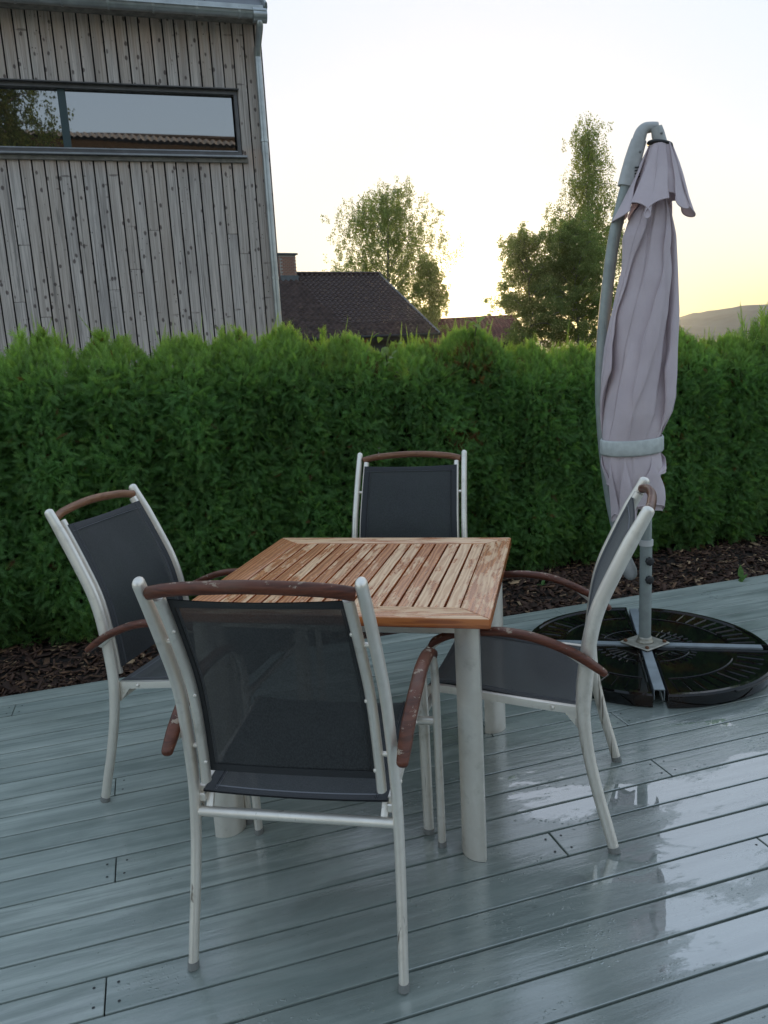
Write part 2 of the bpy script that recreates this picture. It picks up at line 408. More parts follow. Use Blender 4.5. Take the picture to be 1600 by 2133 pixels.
def mat_canopy():
    m = MB('mauve_canopy_cloth'); p = m.objco()
    f = m.noise(p, 6, 5, 0.6); we = m.noise(p, 350, 1)
    c = m.mix(m.step(f, 0.3, 0.75), (0.60, 0.50, 0.53), (0.68, 0.575, 0.60))
    nt = m.nt
    m.set(col=c, rough=0.75, spec=0.25, sheen=0.2, norm=m.bump(m.math('ADD', we, m.math('MULTIPLY', m.noise(m.mapping(p, rot=(0, R(-12), 0), scale=(34, 34, 7)), 1.0, 4, 0.6, 0.6), 2.2)), 0.22, 0.006))
    t = m.n('BsdfTranslucent'); m.put(t.inputs[0], (0.5, 0.42, 0.46))
    x = m.n('MixShader'); x.inputs[0].default_value = 0.12
    nt.links.new(m.b.outputs[0], x.inputs[1]); nt.links.new(t.outputs[0], x.inputs[2]); nt.links.new(x.outputs[0], m.out.inputs[0]); return m.m

def mat_bark_chip():
    m = MB('bark_mulch'); c = m.attr('tint'); m.set(col=c, rough=0.75, spec=0.4); return m.m

def mat_glass():
    m = MB('coated_window_glass'); p = m.objco()
    m.set(col=(0.012, 0.013, 0.014), rough=0.015, ior=3.3, norm=m.bump(m.noise(m.mapping(p, scale=(1.0, 1, 1.6)), 1.3, 1), 0.02, 0.02)); return m.m

MT = dict(metal=mat_metal(), legmetal=mat_metal(False), foot=mat_foot(), sling=mat_sling(), hem=mat_hem(), dwood=mat_darkwood(), slat=mat_tablewood(1), rail=mat_tablewood(0), deck=mat_deck(),
          clad=mat_cladding(), canopy=mat_canopy(), chip=mat_bark_chip(), glass=mat_glass(),
          hedge=mat_leaf('thuja_leaf', 0.45, 0.6, 2.1), leaf=mat_leaf('birch_leaf', 0.6, 0.5, 1.8), weed=mat_leaf('weed_leaf', 0.3, 0.45, 1.5),
          thread=mat_simple('grey_thread', (0.16, 0.16, 0.17), 0.8),
          zinc=mat_simple('zinc_sheet', (0.36, 0.38, 0.38), 0.34, 0.75, 6, 0.16), slate=mat_simple('slate_roofing', (0.085, 0.095, 0.105), 0.55, 0, 3, 0.2, bumpk=0.2),
          frame=mat_simple('dark_window_frame', (0.10, 0.095, 0.095), 0.45, 0.3, 9, 0.15), sill=mat_simple('grey_sill_metal', (0.30, 0.31, 0.33), 0.35, 0.6, 9, 0.1),
          board=mat_simple('weathered_trim_board', (0.19, 0.175, 0.155), 0.8, 0, 12, 0.3, bumpk=0.2), under=mat_simple('dark_membrane', (0.03, 0.03, 0.032), 0.9),
          tile=mat_simple('glazed_brown_tile', (0.070, 0.046, 0.040), 0.6, 0, 2.5, 0.35, 0.2), redtile=mat_simple('red_clay_tile', (0.16, 0.055, 0.042), 0.6, 0, 2.5, 0.3),
          brick=mat_simple('red_brick', (0.27, 0.145, 0.105), 0.85, 0, 9, 0.3, bumpk=0.3), mortar=mat_simple('mortar', (0.33, 0.30, 0.27), 0.9, 0, 20, 0.15),
          darkwall=mat_simple('dark_stained_wall', (0.035, 0.032, 0.034), 0.7, 0, 6, 0.3), brownwall=mat_simple('brown_stained_wall', (0.055, 0.038, 0.026), 0.7, 0, 4, 0.25),
          greypole=mat_simple('grey_green_steel', (0.30, 0.33, 0.315), 0.45, 0.25, 14, 0.12, bumpk=0.05), joint=mat_simple('grey_casting', (0.44, 0.44, 0.43), 0.5, 0.1, 20, 0.1),
          mull=mat_simple('dark_teal_mullion', (0.03, 0.055, 0.06), 0.5), black=mat_simple('black_knob', (0.02, 0.02, 0.021), 0.45), galv=mat_simple('galvanised_plate', (0.36, 0.335, 0.28), 0.45, 0.6, 25, 0.25),
          rust=mat_simple('rusty_bolt', (0.16, 0.07, 0.035), 0.8, 0.3, 60, 0.3), steelbar=mat_simple('grey_steel_bar', (0.31, 0.34, 0.36), 0.4, 0.4, 12, 0.15),
          strap=mat_simple('grey_strap', (0.47, 0.49, 0.47), 0.6, 0, 30, 0.12), ring=mat_simple('white_ring', (0.55, 0.54, 0.52), 0.5),
          bark=mat_simple('birch_bark', (0.20, 0.185, 0.165), 0.85, 0, 7, 0.45), thujabark=mat_simple('thuja_bark', (0.09, 0.055, 0.04), 0.9, 0, 12, 0.3),
          soil=mat_simple('dark_soil', (0.022, 0.015, 0.011), 0.95, 0, 14, 0.4, bumpk=0.6), 
          hill=mat_simple('forest_hill', (0.030, 0.048, 0.045), 0.95, 0, 0.04, 0.35))
def mat_ground():
    m = MB('pale_bounce_gravel_and_meadow'); p = m.pos()
    g = m.mix(m.step(m.noise(p, 30, 4, .7), .3, .7), (0.26, 0.245, 0.21), (0.46, 0.435, 0.38))  # unseen near ground, made pale to bounce fill light onto facade, hedge and chairs
    w = m.mix(m.step(m.noise(p, .35, 6, .65), .35, .65), (0.035, 0.06, 0.02), (0.075, 0.10, 0.035))
    X = m.sep(p); d = m.math('SQRT', m.math('ADD', m.math('MULTIPLY', X[0], X[0]), m.math('MULTIPLY', X[1], X[1])))
    f = m.step(m.math('ADD', d, m.math('MULTIPLY', m.noise(p, .6, 4), 6.0)), 15.0, 19.0)
    m.set(col=m.mix(f, g, w), rough=0.95, spec=0.2, norm=m.bump(m.noise(p, 30, 4), .4, .02)); return m.m
def mat_base():
    m = MB('black_weight_plastic'); p = m.objco()
    f = m.step(m.noise(m.randvec(p), 5, 5, 0.6), 0.45, 0.7)
    c = m.mix(m.math('MULTIPLY', f, 0.7), (0.006, 0.0065, 0.0065), (0.030, 0.013, 0.006))
    m.set(col=c, rough=m.lin(m.noise(p, 18, 4), 0.3, 0.7, 0.03, 0.08), spec=0.35, norm=m.bump(m.noise(p, 20, 2), 0.012, 0.003)); return m.m
MT['base'] = mat_base(); MT['ground'] = mat_ground()

# ================================================================== SETTING
gnd = obj('ground', mesh('ground', [(-3000, -3000, -0.16), (3000, -3000, -0.16), (3000, 3000, -0.16), (-3000, 3000, -0.16)], [(0, 1, 2, 3)]), MT['ground']); tag(gnd, kind='structure')

# far wooded hill
def hill():
    V, F = [], []; nx, ny = 220, 24
    for j in range(ny + 1):
        for i in range(nx + 1):
            x = -900 + 3300 * i / nx; t = j / ny
            y = 1150 + 900 * t
            prof = 7 + 41 / (1 + math.exp(-(x - 560) / 75.0)) + 10 * math.exp(-((x - 720) / 90) ** 2) + 9 * math.sin(x / 310.0)
            h = prof * math.sin(min(1, t * 2.4) * math.pi / 2) ** 1.2 if t < .45 else prof * (1 - .3 * (t - .45))
            h += (noise.fractal(Vector((x * .01, y * .01, 3)), 1, 2, 4) * 5 + 2.2 * random.random()) * min(1, t * 4)
            V.append((x, y, h - 2))
    for j in range(ny):
        for i in range(nx):
            a = j * (nx + 1) + i; F.append((a, a + 1, a + nx + 2, a + nx + 1))
    o = obj('hill', mesh('hill', V, F, True), MT['hill']); tag(o, kind='structure')
hill()

# evening air: one even box of haze round everything
hz = obj('haze', mesh('haze', *box(0, 0, 60, 6400, 6400, 123)), None); tag(hz, kind='stuff')
hm = bpy.data.materials.new('haze'); hm.use_nodes = True; hn = hm.node_tree; hn.nodes.remove(hn.nodes['Principled BSDF'])
hv = hn.nodes.new('ShaderNodeVolumePrincipled'); hv.inputs['Color'].default_value = (0.80, 0.90, 1.0, 1); hv.inputs['Density'].default_value = 0.00012; hv.inputs['Anisotropy'].default_value = 0.86
hn.links.new(hv.outputs[0], hn.nodes['Material Output'].inputs['Volume']); hz.data.materials.append(hm)
hz.visible_shadow = True

# ------------------------------------------------------------------ deck
PITCH, V0 = 0.1195, 1.1400
deck = empty('deck', UV(0, 0, 0), A_DECK); tag(deck, kind='structure')
def plank_mesh(L):
    return bbox_mesh('plank', (0, 0, -0.014), (L - 0.003, PITCH - 0.0065, 0.028), 0.0028, 2)
fixed = {8: [-.236, 3.1], 4: [-.243, 3.4], 7: [1.527], 3: [1.537], 12: [-.253, 3.3], 20: [2.01, -1.6], 11: [1.1], 16: [0.3, 3.9], 19: [-.7, 2.9], 1: [3.4, -.6]}
SCR = []
kmin, kmax = -18, 20
for k in range(kmin, kmax + 1):
    if k in fixed: cuts = sorted(fixed[k])
    else:
        c0 = random.choice([-2.6, -2.0, 2.3, 2.9, 3.5]); cuts = [c0, c0 + 3.6]
    ends = [-3.6] + [c for c in cuts if -3.3 < c < 5.0] + [5.4]
    for a, b in zip(ends[:-1], ends[1:]):
        w = plank_mesh(b - a)
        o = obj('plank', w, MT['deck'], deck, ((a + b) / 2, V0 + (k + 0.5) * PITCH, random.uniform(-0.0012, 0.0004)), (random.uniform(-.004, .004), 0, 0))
    for c in ends[1:-1]:
        for du in (-.025, .028):
            for dv in (.03, .09): SCR.append((c + du + random.uniform(-.004, .004), V0 + k * PITCH + dv))
sv_ = [([(u + .0038 * math.cos(t), v + .0038 * math.sin(t), .0006) for t in np.linspace(0, 2 * math.pi, 6, endpoint=False)], [(0, 1, 2, 3, 4, 5)]) for u, v in SCR]
so = obj('screw_heads', mesh('screw_heads', *join_parts(sv_)), MT['black'], deck); tag(so, kind='stuff')
edge_v = V0 + (kmax + 1) * PITCH
fm = bbox_mesh('fascia', (0.9, edge_v + 0.012, -0.075), (9.0, 0.022, 0.13), 0.003); obj('fascia', fm, MT['deck'], deck)
for u in np.arange(-3.4, 5.4, 0.6):
    obj('joist', mesh('joist', *box(u, edge_v / 2 - 0.6, -0.09, 0.045, edge_v + 2.3, 0.12)), MT['under'], deck)

# mulch bed: soil with bark chips
bedV, bedF = [], []
nu, nv = 90, 10
for i in range(nu + 1):
    for j in range(nv + 1):
        u = -3.6 + 11.4 * i / nu; v = edge_v + 0.025 + 1.4 * j / nv
        q = UV(u, v, -0.045 + 0.04 * min(1, j / 2.5) + 0.035 * noise.noise(Vector((u * 3, v * 3, 0)))); bedV.append(q)
for i in range(nu):
    for j in range(nv):
        a = i * (nv + 1) + j; bedF.append((a, a + nv + 1, a + nv + 2, a + 1))
bed = obj('mulch_bed', mesh('mulch_bed', bedV, bedF, True), MT['soil']); tag(bed, kind='structure')

def chips(n):
    c = rng.random((n, 2)); u = -3.0 + 8.4 * c[:, 0]; v = edge_v + 0.03 + 0.75 * c[:, 1] ** 1.3
    ln = rng.lognormal(-3.55, 0.55, n).clip(0.008, 0.11); wd = ln * rng.uniform(0.15, 0.6, n); th = rng.uniform(0.002, 0.006, n)
    base = np.array([[-1, -1, -1], [1, -.7, -1], [1, .8, -1], [-.8, 1, -1], [-1, -1, 1], [1, -.7, 1], [1, .8, 1], [-.8, 1, 1]], float) * .5
    V = base[None] * np.stack([ln, wd, th], 1)[:, None, :]
    yaw = rng.random(n) * 2 * np.pi; tl = rng.normal(0, .38, n)
    cy, sy, ct, st = np.cos(yaw), np.sin(yaw), np.cos(tl), np.sin(tl)
    x, y, z = V[..., 0], V[..., 1], V[..., 2]
    x2 = x * ct[:, None] + z * st[:, None]; z2 = -x * st[:, None] + z * ct[:, None]
    X = x2 * cy[:, None] - y * sy[:, None]; Y = x2 * sy[:, None] + y * cy[:, None]
    zz = np.array([-0.045 + 0.04 * min(1, (vv - edge_v) / .35) + 0.035 * noise.noise(Vector((uu * 3, vv * 3, 0))) + .006 for uu, vv in zip(u, v)])
    px = TD.x * u + ND.x * v; py = TD.y * u + ND.y * v
    V = np.stack([X + px[:, None], Y + py[:, None], z2 + zz[:, None] + rng.uniform(0, .012, n)[:, None]], -1).reshape(-1, 3)
    f = np.array([[3, 2, 1, 0], [4, 5, 6, 7], [0, 1, 5, 4], [1, 2, 6, 5], [2, 3, 7, 6], [3, 0, 4, 7]])
    F = (f[None] + 8 * np.arange(n)[:, None, None]).reshape(-1, 4)
    k = rng.random(n); b = rng.uniform(.5, 1.3, n)[:, None]
    col = np.where(k[:, None] < .72, np.array([.070, .036, .024]), np.where(k[:, None] < .93, np.array([.15, .08, .045]), np.array([.36, .24, .14]))) * b
    o = obj('bark_chips', big_mesh('bark_chips', V, F, np.repeat(col, 6, 0)), MT['chip']); tag(o, kind='stuff')
chips(14000)

# ------------------------------------------------------------------ wooden house
HV = 9.0; HU1 = 1.56; HU0 = -3.6; WU0 = -2.7
house = empty('timber_house', UV(0, HV, 0), A_DECK)
tag(house, 'tall house with weathered grey vertical board cladding and a wide ribbon window', 'house')
# local: x = u, y = v - HV (0 = face of the boards, positive into the house), z up
wall = obj('wall', mesh('wall', *join_parts([box((HU0 + HU1) / 2 - .01, 0.62, 1.70, HU1 - HU0 - .06, 1.16, 3.70), box((HU0 + HU1) / 2 - .01, 0.62, 4.62, HU1 - HU0 - .06, 1.16, .66), box(1.375, 0.66, 3.92, .29, 1.08, .74), box(-3.17, 0.62, 3.92, .78, 1.16, .74), box(-.75, 1.18, 3.92, 4.0, .04, .74)])), MT['under'], house)
WZ0, WZ1, WU1 = 3.615, 4.275, 1.262
bw = 0.118; nb = int((HU1 - 0.055 - HU0) / bw)
def board_mesh(z0, z1, w):
    return bbox_mesh('board', (0, 0, (z0 + z1) / 2), (w, 0.022, z1 - z0), 0.003)
boards = []
for i in range(nb + 1):
    u1 = HU1 - 0.06 - i * bw; uc = u1 - bw / 2
    segs = []
    if uc + bw / 2 > WU1 + 0.03 + bw * .5 or uc < WU0 - .05: segs = [(0.25, 4.93)]
    else: segs = [(0.25, WZ0 - 0.03), (WZ1 + 0.012, 4.93)]
    for s0, s1 in segs:
        if s1 - s0 > 2 and random.random() < .45:
            j = random.uniform(1.9, 3.0); pr = [(s0, j - .0015), (j + .0015, s1)]
        else: pr = [(s0, s1)]
        for a, b in pr:
            obj('board', board_mesh(a, b, bw - 0.013 - random.uniform(0, .003)), MT['clad'], wall, (uc, random.uniform(-.004, .003), 0), (0, 0, random.uniform(-.02, .02)))
obj('corner_board', bbox_mesh('corner_board', (HU1 - .028, 0.0, 2.6), (.05, .05, 4.7), .004), MT['clad'], house)
obj('corner_board', bbox_mesh('corner_board', (HU1 + .006, 0.10, 2.6), (.022, .14, 4.7), .004), MT['darkwall'], house)
# window
win = obj('window', mesh('window', *join_parts([box((WU0 + WU1) / 2, .03, WZ1 - .02, WU1 - WU0, .09, .04), box((WU0 + WU1) / 2, .03, WZ0 + .022, WU1 - WU0, .09, .045), box(WU0 + .018, .03, (WZ0 + WZ1) / 2, .036, .088, WZ1 - WZ0 - .085), box(WU1 - .018, .03, (WZ0 + WZ1) / 2, .036, .088, WZ1 - WZ0 - .085)])), MT['frame'], house)
obj('pane', mesh('pane', *box((WU0 + WU1 - .05) / 2, .05, (WZ0 + WZ1) / 2, WU1 - WU0 - .06, .012, WZ1 - WZ0 - .08)), MT['glass'], win)
obj('glazing_bead', bbox_mesh('glazing_bead', ((WU0 + WU1 - .04) / 2, -.005, WZ0 + .052), (WU1 - WU0 - .04, .03, .014), .002), MT['sill'], win)
obj('sill', bbox_mesh('sill', ((WU0 + WU1 + .05) / 2, -.045, WZ0 - .012), (WU1 - WU0 + .05, .09, .02), .003), MT['sill'], win)
obj('sill_board', bbox_mesh('sill_board', ((WU0 + WU1 + .06) / 2, -.026, WZ0 - .045), (WU1 - WU0 + .06, .035, .042), .003), MT['board'], win)
obj('drip_edge', bbox_mesh('drip_edge', ((WU0 + WU1 + .02) / 2, -.03, WZ1 + .004), (WU1 - WU0 + .02, .06, .012), .002), MT['frame'], win)
obj('mullion', bbox_mesh('mullion', (-.50, .035, (WZ0 + WZ1) / 2 + .01), (.075, .03, WZ1 - WZ0 - .09), .004), MT['mull'], win)
# roof slope above the gutter
pit = R(36); rl = 3.2
rv = [(HU0 - .2, -.23, 5.0), (HU1 + .03, -.23, 5.0), (HU1 + .03, -.23 + rl * math.cos(pit), 5.0 + rl * math.sin(pit)), (HU0 - .2, -.23 + rl * math.cos(pit), 5.0 + rl * math.sin(pit))]
nn = Vector((0, -math.sin(pit), math.cos(pit))) * 0.03
rv2 = [tuple(Vector(q) - nn * 2) for q in rv]
roof = obj('roof', mesh('roof', rv + rv2, [(0, 1, 2, 3), (7, 6, 5, 4), (0, 4, 5, 1), (1, 5, 6, 2), (2, 6, 7, 3), (3, 7, 4, 0)]), MT['under'], house)
sl = .0
for r in range(9):          # courses of roofing felt shingles, laid one over the other
    for cix in range(8):
        w_ = .80; x0 = HU0 - .2 + cix * w_ - (.4 if r % 2 else 0); x1 = min(x0 + w_ - .006, HU1 + .03); x0 = max(x0, HU0 - .2)
        if x1 - x0 < .05: continue
        s0 = .04 + r * .33; s1 = s0 + .36
        def pt(x, s, h): b = Vector((x, -.23 + s * math.cos(pit), 5.0 + s * math.sin(pit))) + nn / .03 * h; return tuple(b)
        lo, hi = .014, .005
        q = [pt(x0, s0, lo), pt(x1, s0, lo), pt(x1, s1, hi), pt(x0, s1, hi), pt(x0, s0, .001), pt(x1, s0, .001), pt(x1, s1, .001), pt(x0, s1, .001)]
        obj('shingle', mesh('shingle', q, [(0, 1, 2, 3), (7, 6, 5, 4), (0, 4, 5, 1), (1, 5, 6, 2), (2, 6, 7, 3), (3, 7, 4, 0)]), MT['slate'], roof)
obj('eaves_flashing', mesh('eaves_flashing', *box((HU0 + HU1 + .2) / 2 - .2, -.245, 4.985, HU1 - HU0 + .23, .012, .075)), MT['zinc'], roof)
vg = sweep([(HU1 + .045, -.25, 5.01), (HU1 + .045, -.23 + rl * math.cos(pit), 5.03 + rl * math.sin(pit))], .015, .05, (1, 0, 0), 8, cap='flat')
obj('verge_flashing', mesh('verge_flashing', *vg), MT['zinc'], roof)
obj('soffit', mesh('soffit', *box((HU0 + HU1) / 2 - .1, -.11, 4.945, HU1 - HU0 + .2, .22, .03)), MT['board'], roof)
# gutter: half-round trough with its hangers, box end and downpipe
gp = []; gf = []; ng = 12
xs = [HU0 - .2, HU1 + .02]
for x in xs:
    for r_ in (.058, .052):
        for j in range(ng + 1):
            t = math.pi * j / ng; gp.append((x, -.31 + r_ * math.cos(t), 4.925 - r_ * math.sin(t)))
N1 = ng + 1
for j in range(ng):
    gf.append((j, 2 * N1 + j, 2 * N1 + j + 1, j + 1)); gf.append((N1 + j + 1, 3 * N1 + j + 1, 3 * N1 + j, N1 + j))
    gf.append((2 * N1 + j, 3 * N1 + j, 3 * N1 + j + 1, 2 * N1 + j + 1))
gf += [(0, N1, 3 * N1, 2 * N1), (ng, 2 * N1 + ng, 3 * N1 + ng, N1 + ng)]
gut = obj('gutter', mesh('gutter', gp, gf, True, 40), MT['zinc'], house)
bead = sweep([(HU0 - .2, -.37, 4.926), (HU1 + .02, -.37, 4.926)], .009, .009, (0, 1, 0), 8); obj('gutter_bead', mesh('gutter_bead', *bead, True), MT['zinc'], gut)
obj('gutter_end', mesh('gutter_end', *sweep([(HU1 - .11, -.31, 4.90), (HU1 + .03, -.31, 4.90)], .068, .068, (0, 1, 0), 16, cap='flat'), True, 40), MT['zinc'], gut)
for k in range(7):
    x = HU1 - .25 - k * .42
    ar = [(x, -.31 + .062 * math.cos(t), 4.925 - .062 * math.sin(t)) for t in np.linspace(0, math.pi, 9)] + [(x, -.372, 4.955)]
    obj('gutter_hanger', mesh('gutter_hanger', *sweep(ar, .012, .003, (1, 0, 0), 6, cap='flat')), MT['zinc'], gut)
dp = catmull([(HU1 - .045, -.31, 4.88), (HU1 - .045, -.30, 4.80), (HU1 - .05, -.16, 4.70), (HU1 - .055, -.085, 4.60), (HU1 - .055, -.08, 4.45), (HU1 - .055, -.08, 2.0), (HU1 - .055, -.08, .3)], 5)
pipe = obj('downpipe', mesh('downpipe', *sweep(dp, .036, .036, (1, 0, 0), 16, cap='flat'), True, 50), MT['zinc'], house)
for z in (3.75, 2.32):
    obj('pipe_clip', mesh('pipe_clip', *sweep([(HU1 - .055, -.08, z), (HU1 - .055, -.08, z + .03)], .044, .044, (1, 0, 0), 16, cap='flat'), True, 50), MT['zinc'], pipe)
    obj('pipe_socket', mesh('pipe_socket', *sweep([(HU1 - .055, -.08, z - .12), (HU1 - .055, -.08, z - .05)], .039, .039, (1, 0, 0), 16, cap='flat'), True, 50), MT['zinc'], pipe)

# ------------------------------------------------------------------ tiled house far behind the hedge
def tile_mesh():
    V, F = [], []; n = 8
    for s, lift in ((0, .085), (1, .03)):
        for i in range(n + 1):
            x = i / n; V.append((x * .315, s * .36, lift + .046 * math.cos(2 * math.pi * (x - .22)) + (.02 if False else 0)))
    for i in range(n + 1):
        x = i / n; V.append((x * .315, 0, .02 + .046 * math.cos(2 * math.pi * (x - .22))))
    for i in range(n):
        F.append((i, i + 1, n + 1 + i + 1, n + 1 + i)); F.append((2 * (n + 1) + i, 2 * (n + 1) + i + 1, i + 1, i))
    return mesh('tile', V, F, True, 50)
TILE = tile_mesh()
def tiled_house(name, end, ang, d, rise, length, tmat, wmat, label, singles, zg=0.0, gable_wall=True):
    """end: ridge end (right), ang: heading of the ridge; local x along the ridge (0 at the right end, negative to the left), y downhill is negative"""
    root = empty(name, (end[0], end[1], zg), ang); tag(root, label, 'house')
    zr = end[2] - zg; pitch = math.atan2(rise, d); sl = math.hypot(d, rise)
    ze = zr - rise
    rf = empty('roof', (0, 0, zr), 0, root)
    # slab
    th = .12
    def P(x, s, h): return (x, -s * math.cos(pitch) - h * math.sin(pitch), -s * math.sin(pitch) + h * math.cos(pitch))
    sv = [P(-length, 0, 0), P(0, 0, 0), P(0, sl, 0), P(-length, sl, 0), P(-length, 0, -th), P(0, 0, -th), P(0, sl, -th), P(-length, sl, -th)]
    bk = [(q[0], -q[1], q[2]) for q in sv]
    fq = [(3, 2, 1, 0), (4, 5, 6, 7), (0, 1, 5, 4), (1, 2, 6, 5), (2, 3, 7, 6), (3, 0, 4, 7)]
    obj('roof_deck', mesh('roof_deck', *join_parts([(sv, fq), (bk, [tuple(reversed(x)) for x in fq])])), MT['under'], rf)
    rows = int(sl / .325); cols = int(length / .30); cnt = 0
    rest = []
    mt = TILE.copy(); mt.materials.append(tmat)
    for c in range(cols):
        for r in range(rows):
            s = .32 + r * .325; x = -.31 - c * .30
            jz = random.uniform(-.006, .006)
            if cnt < singles and r < rows - 4:
                o = obj('tile', mt, None, rf, P(x, s, jz), (pitch, 0, random.uniform(-.008, .008))); cnt += 1
            else: rest.append((x, s, jz))
    tv = np.array([v.co for v in TILE.vertices]); tf = [tuple(p.vertices) for p in TILE.polygons]
    if rest:
        cp, sp = math.cos(pitch), math.sin(pitch); VV = []; FF = []
        for i, (x, s, jz) in enumerate(rest):
            o = np.array(P(x, s, jz)); w = np.stack([tv[:, 0], tv[:, 1] * cp - tv[:, 2] * sp, tv[:, 1] * sp + tv[:, 2] * cp], 1) + o
            VV.append(w); FF.append(np.array(tf) + i * len(tv))
        st = obj('roof_tiles', big_mesh('roof_tiles', np.concatenate(VV), np.concatenate(FF), smooth=False), tmat, rf); tag(st, kind='stuff')
    for i in range(int(length / .36)):
        rt = [(-i * .36 + .02, 0, .06), (-i * .36 - .38, 0, .075)]
        if i == 0: rme = mesh('ridge_tile', *sweep(rt, .13, .09, (0, 1, 0), 10, cap='flat'), True, 50); rme.materials.append(tmat)
        obj('ridge_tile', rme, None, rf, (-i * .36, 0, 0))
    bb = sweep([P(.05, -.02, .02), P(.05, sl + .05, .02)], .035, .12, (1, 0, 0), 4, cap='flat', power=8)
    obj('verge_board', mesh('verge_board', *bb), MT['zinc'] if singles else wmat, rf)
    gx = sweep([(-length, -d - .1, ze - zr - .02), (.05, -d - .1, ze - zr - .02)], .08, .07, (0, 1, 0), 10, cap='flat'); obj('gutter', mesh('gutter', *gx, True), MT['under'], rf)
    obj('fascia', mesh('fascia', *box(-length / 2, -d + .03, ze - zr - .12, length, .05, .22)), wmat, rf)
    # walls
    d2 = d - .5; zt = zr - rise * d2 / d - .13
    wv = [(-length + .4, -d2, 0), (-.5, -d2, 0), (-.5, d2, 0), (-length + .4, d2, 0), (-length + .4, -d2, zt), (-.5, -d2, zt), (-.5, d2, zt), (-length + .4, d2, zt), (-length + .4, 0, zr - .15), (-.5, 0, zr - .15)]
    obj('wall', mesh('wall', wv, [(0, 1, 5, 4), (2, 3, 7, 6), (1, 2, 6, 9, 5), (3, 0, 4, 8, 7)]), wmat, root)
    return root, rf, zr, P
th_root, th_roof, th_zr, TP = tiled_house('tiled_house', (0.391, 46.0, 6.025), R(27.6), 6.2, 3.6, 9.6, MT['tile'], MT['darkwall'], 'distant house under a dark brown tiled roof with a brick chimney', 300)
# chimney
ch = obj('chimney', mesh('chimney', *box(0, 0, 0, .90, .70, 1.55)), MT['mortar'], th_root, (-5.72, -.35, th_zr + .15))
bm_ = bbox_mesh('brick', (0, 0, 0), (.205, .03, .068), .006); bm_.materials.append(MT['brick'])
for r in range(17):
    z = -.70 + r * .084
    off = .11 if r % 2 else 0
    for c in range(5):
        x = -.36 + c * .22 - off + .055
        if abs(x) > .36: continue
        obj('brick', bm_, None, ch, (x, -.36 + random.uniform(-.004, .004), z))
    for c in range(3):
        y = -.24 + c * .22 + (off * .5)
        if y < .3: obj('brick', bm_, None, ch, (-.46, y, z), (0, 0, R(90)))
obj('chimney_cap', bbox_mesh('chimney_cap', (0, 0, .82), (1.12, .92, .09), .015), MT['slate'], ch)
obj('chimney_flashing', mesh('chimney_flashing', *box(.02, -.37, -.42, 1.0, .06, .30)), MT['slate'], ch)
lr_root, _, _, _ = tiled_house('red_roofed_house', (10.6, 60.0, 3.85), R(3), 4.5, 1.9, 9.5, MT['redtile'], MT['brownwall'], 'low far house whose red tiled roof just clears the hedge', 0)

# ------------------------------------------------------------------ house and birch behind the camera, seen in the ribbon window
ob = empty('brown_house', UV(0, -22.0, 0), A_DECK); tag(ob, 'brown stained house with a tiled roof edge reflected in the ribbon window', 'house')
obj('wall', mesh('wall', *box(0.4, -1.5, 6.03, 14.0, 3.0, 12.16)), MT['brownwall'], ob)
rf_ = empty('roof', (0, 0, 0), 0, ob)
for i in range(47):
    obj('tile', TILE, None, rf_, (-6.6 + i * .3, .18, 12.19 - i * .010), (R(-32), 0, 0)) if i else obj('tile', TILE, MT['mortar'], rf_, (-6.6, .18, 12.19), (R(-32), 0, 0))
obj('roof_deck', mesh('roof_deck', *box(0.4, -1.5, 12.08, 14.2, 3.2, .1)), MT['brownwall'], rf_)

# ------------------------------------------------------------------ trees
def leaf_quads(C, size, jit=.5, droop=.6, n_per=1):
    """kite leaves at centres C: returns V (4n,3), F"""
    n = len(C)
    ax = rng.normal(0, 1, (n, 3)); ax[:, 2] = -np.abs(ax[:, 2]) * droop * 2 - droop; ax /= np.linalg.norm(ax, axis=1)[:, None]
    o = rng.normal(0, 1, (n, 3)); sd = np.cross(ax, o); sd /= np.linalg.norm(sd, axis=1)[:, None]
    s = (size * rng.uniform(1 - jit, 1 + jit, n))[:, None]
    V = np.stack([C - ax * s * .5, C + sd * s * .36, C + ax * s * .62, C - sd * s * .36], 1).reshape(-1, 3)
    F = np.arange(4 * n).reshape(n, 4); return V, F

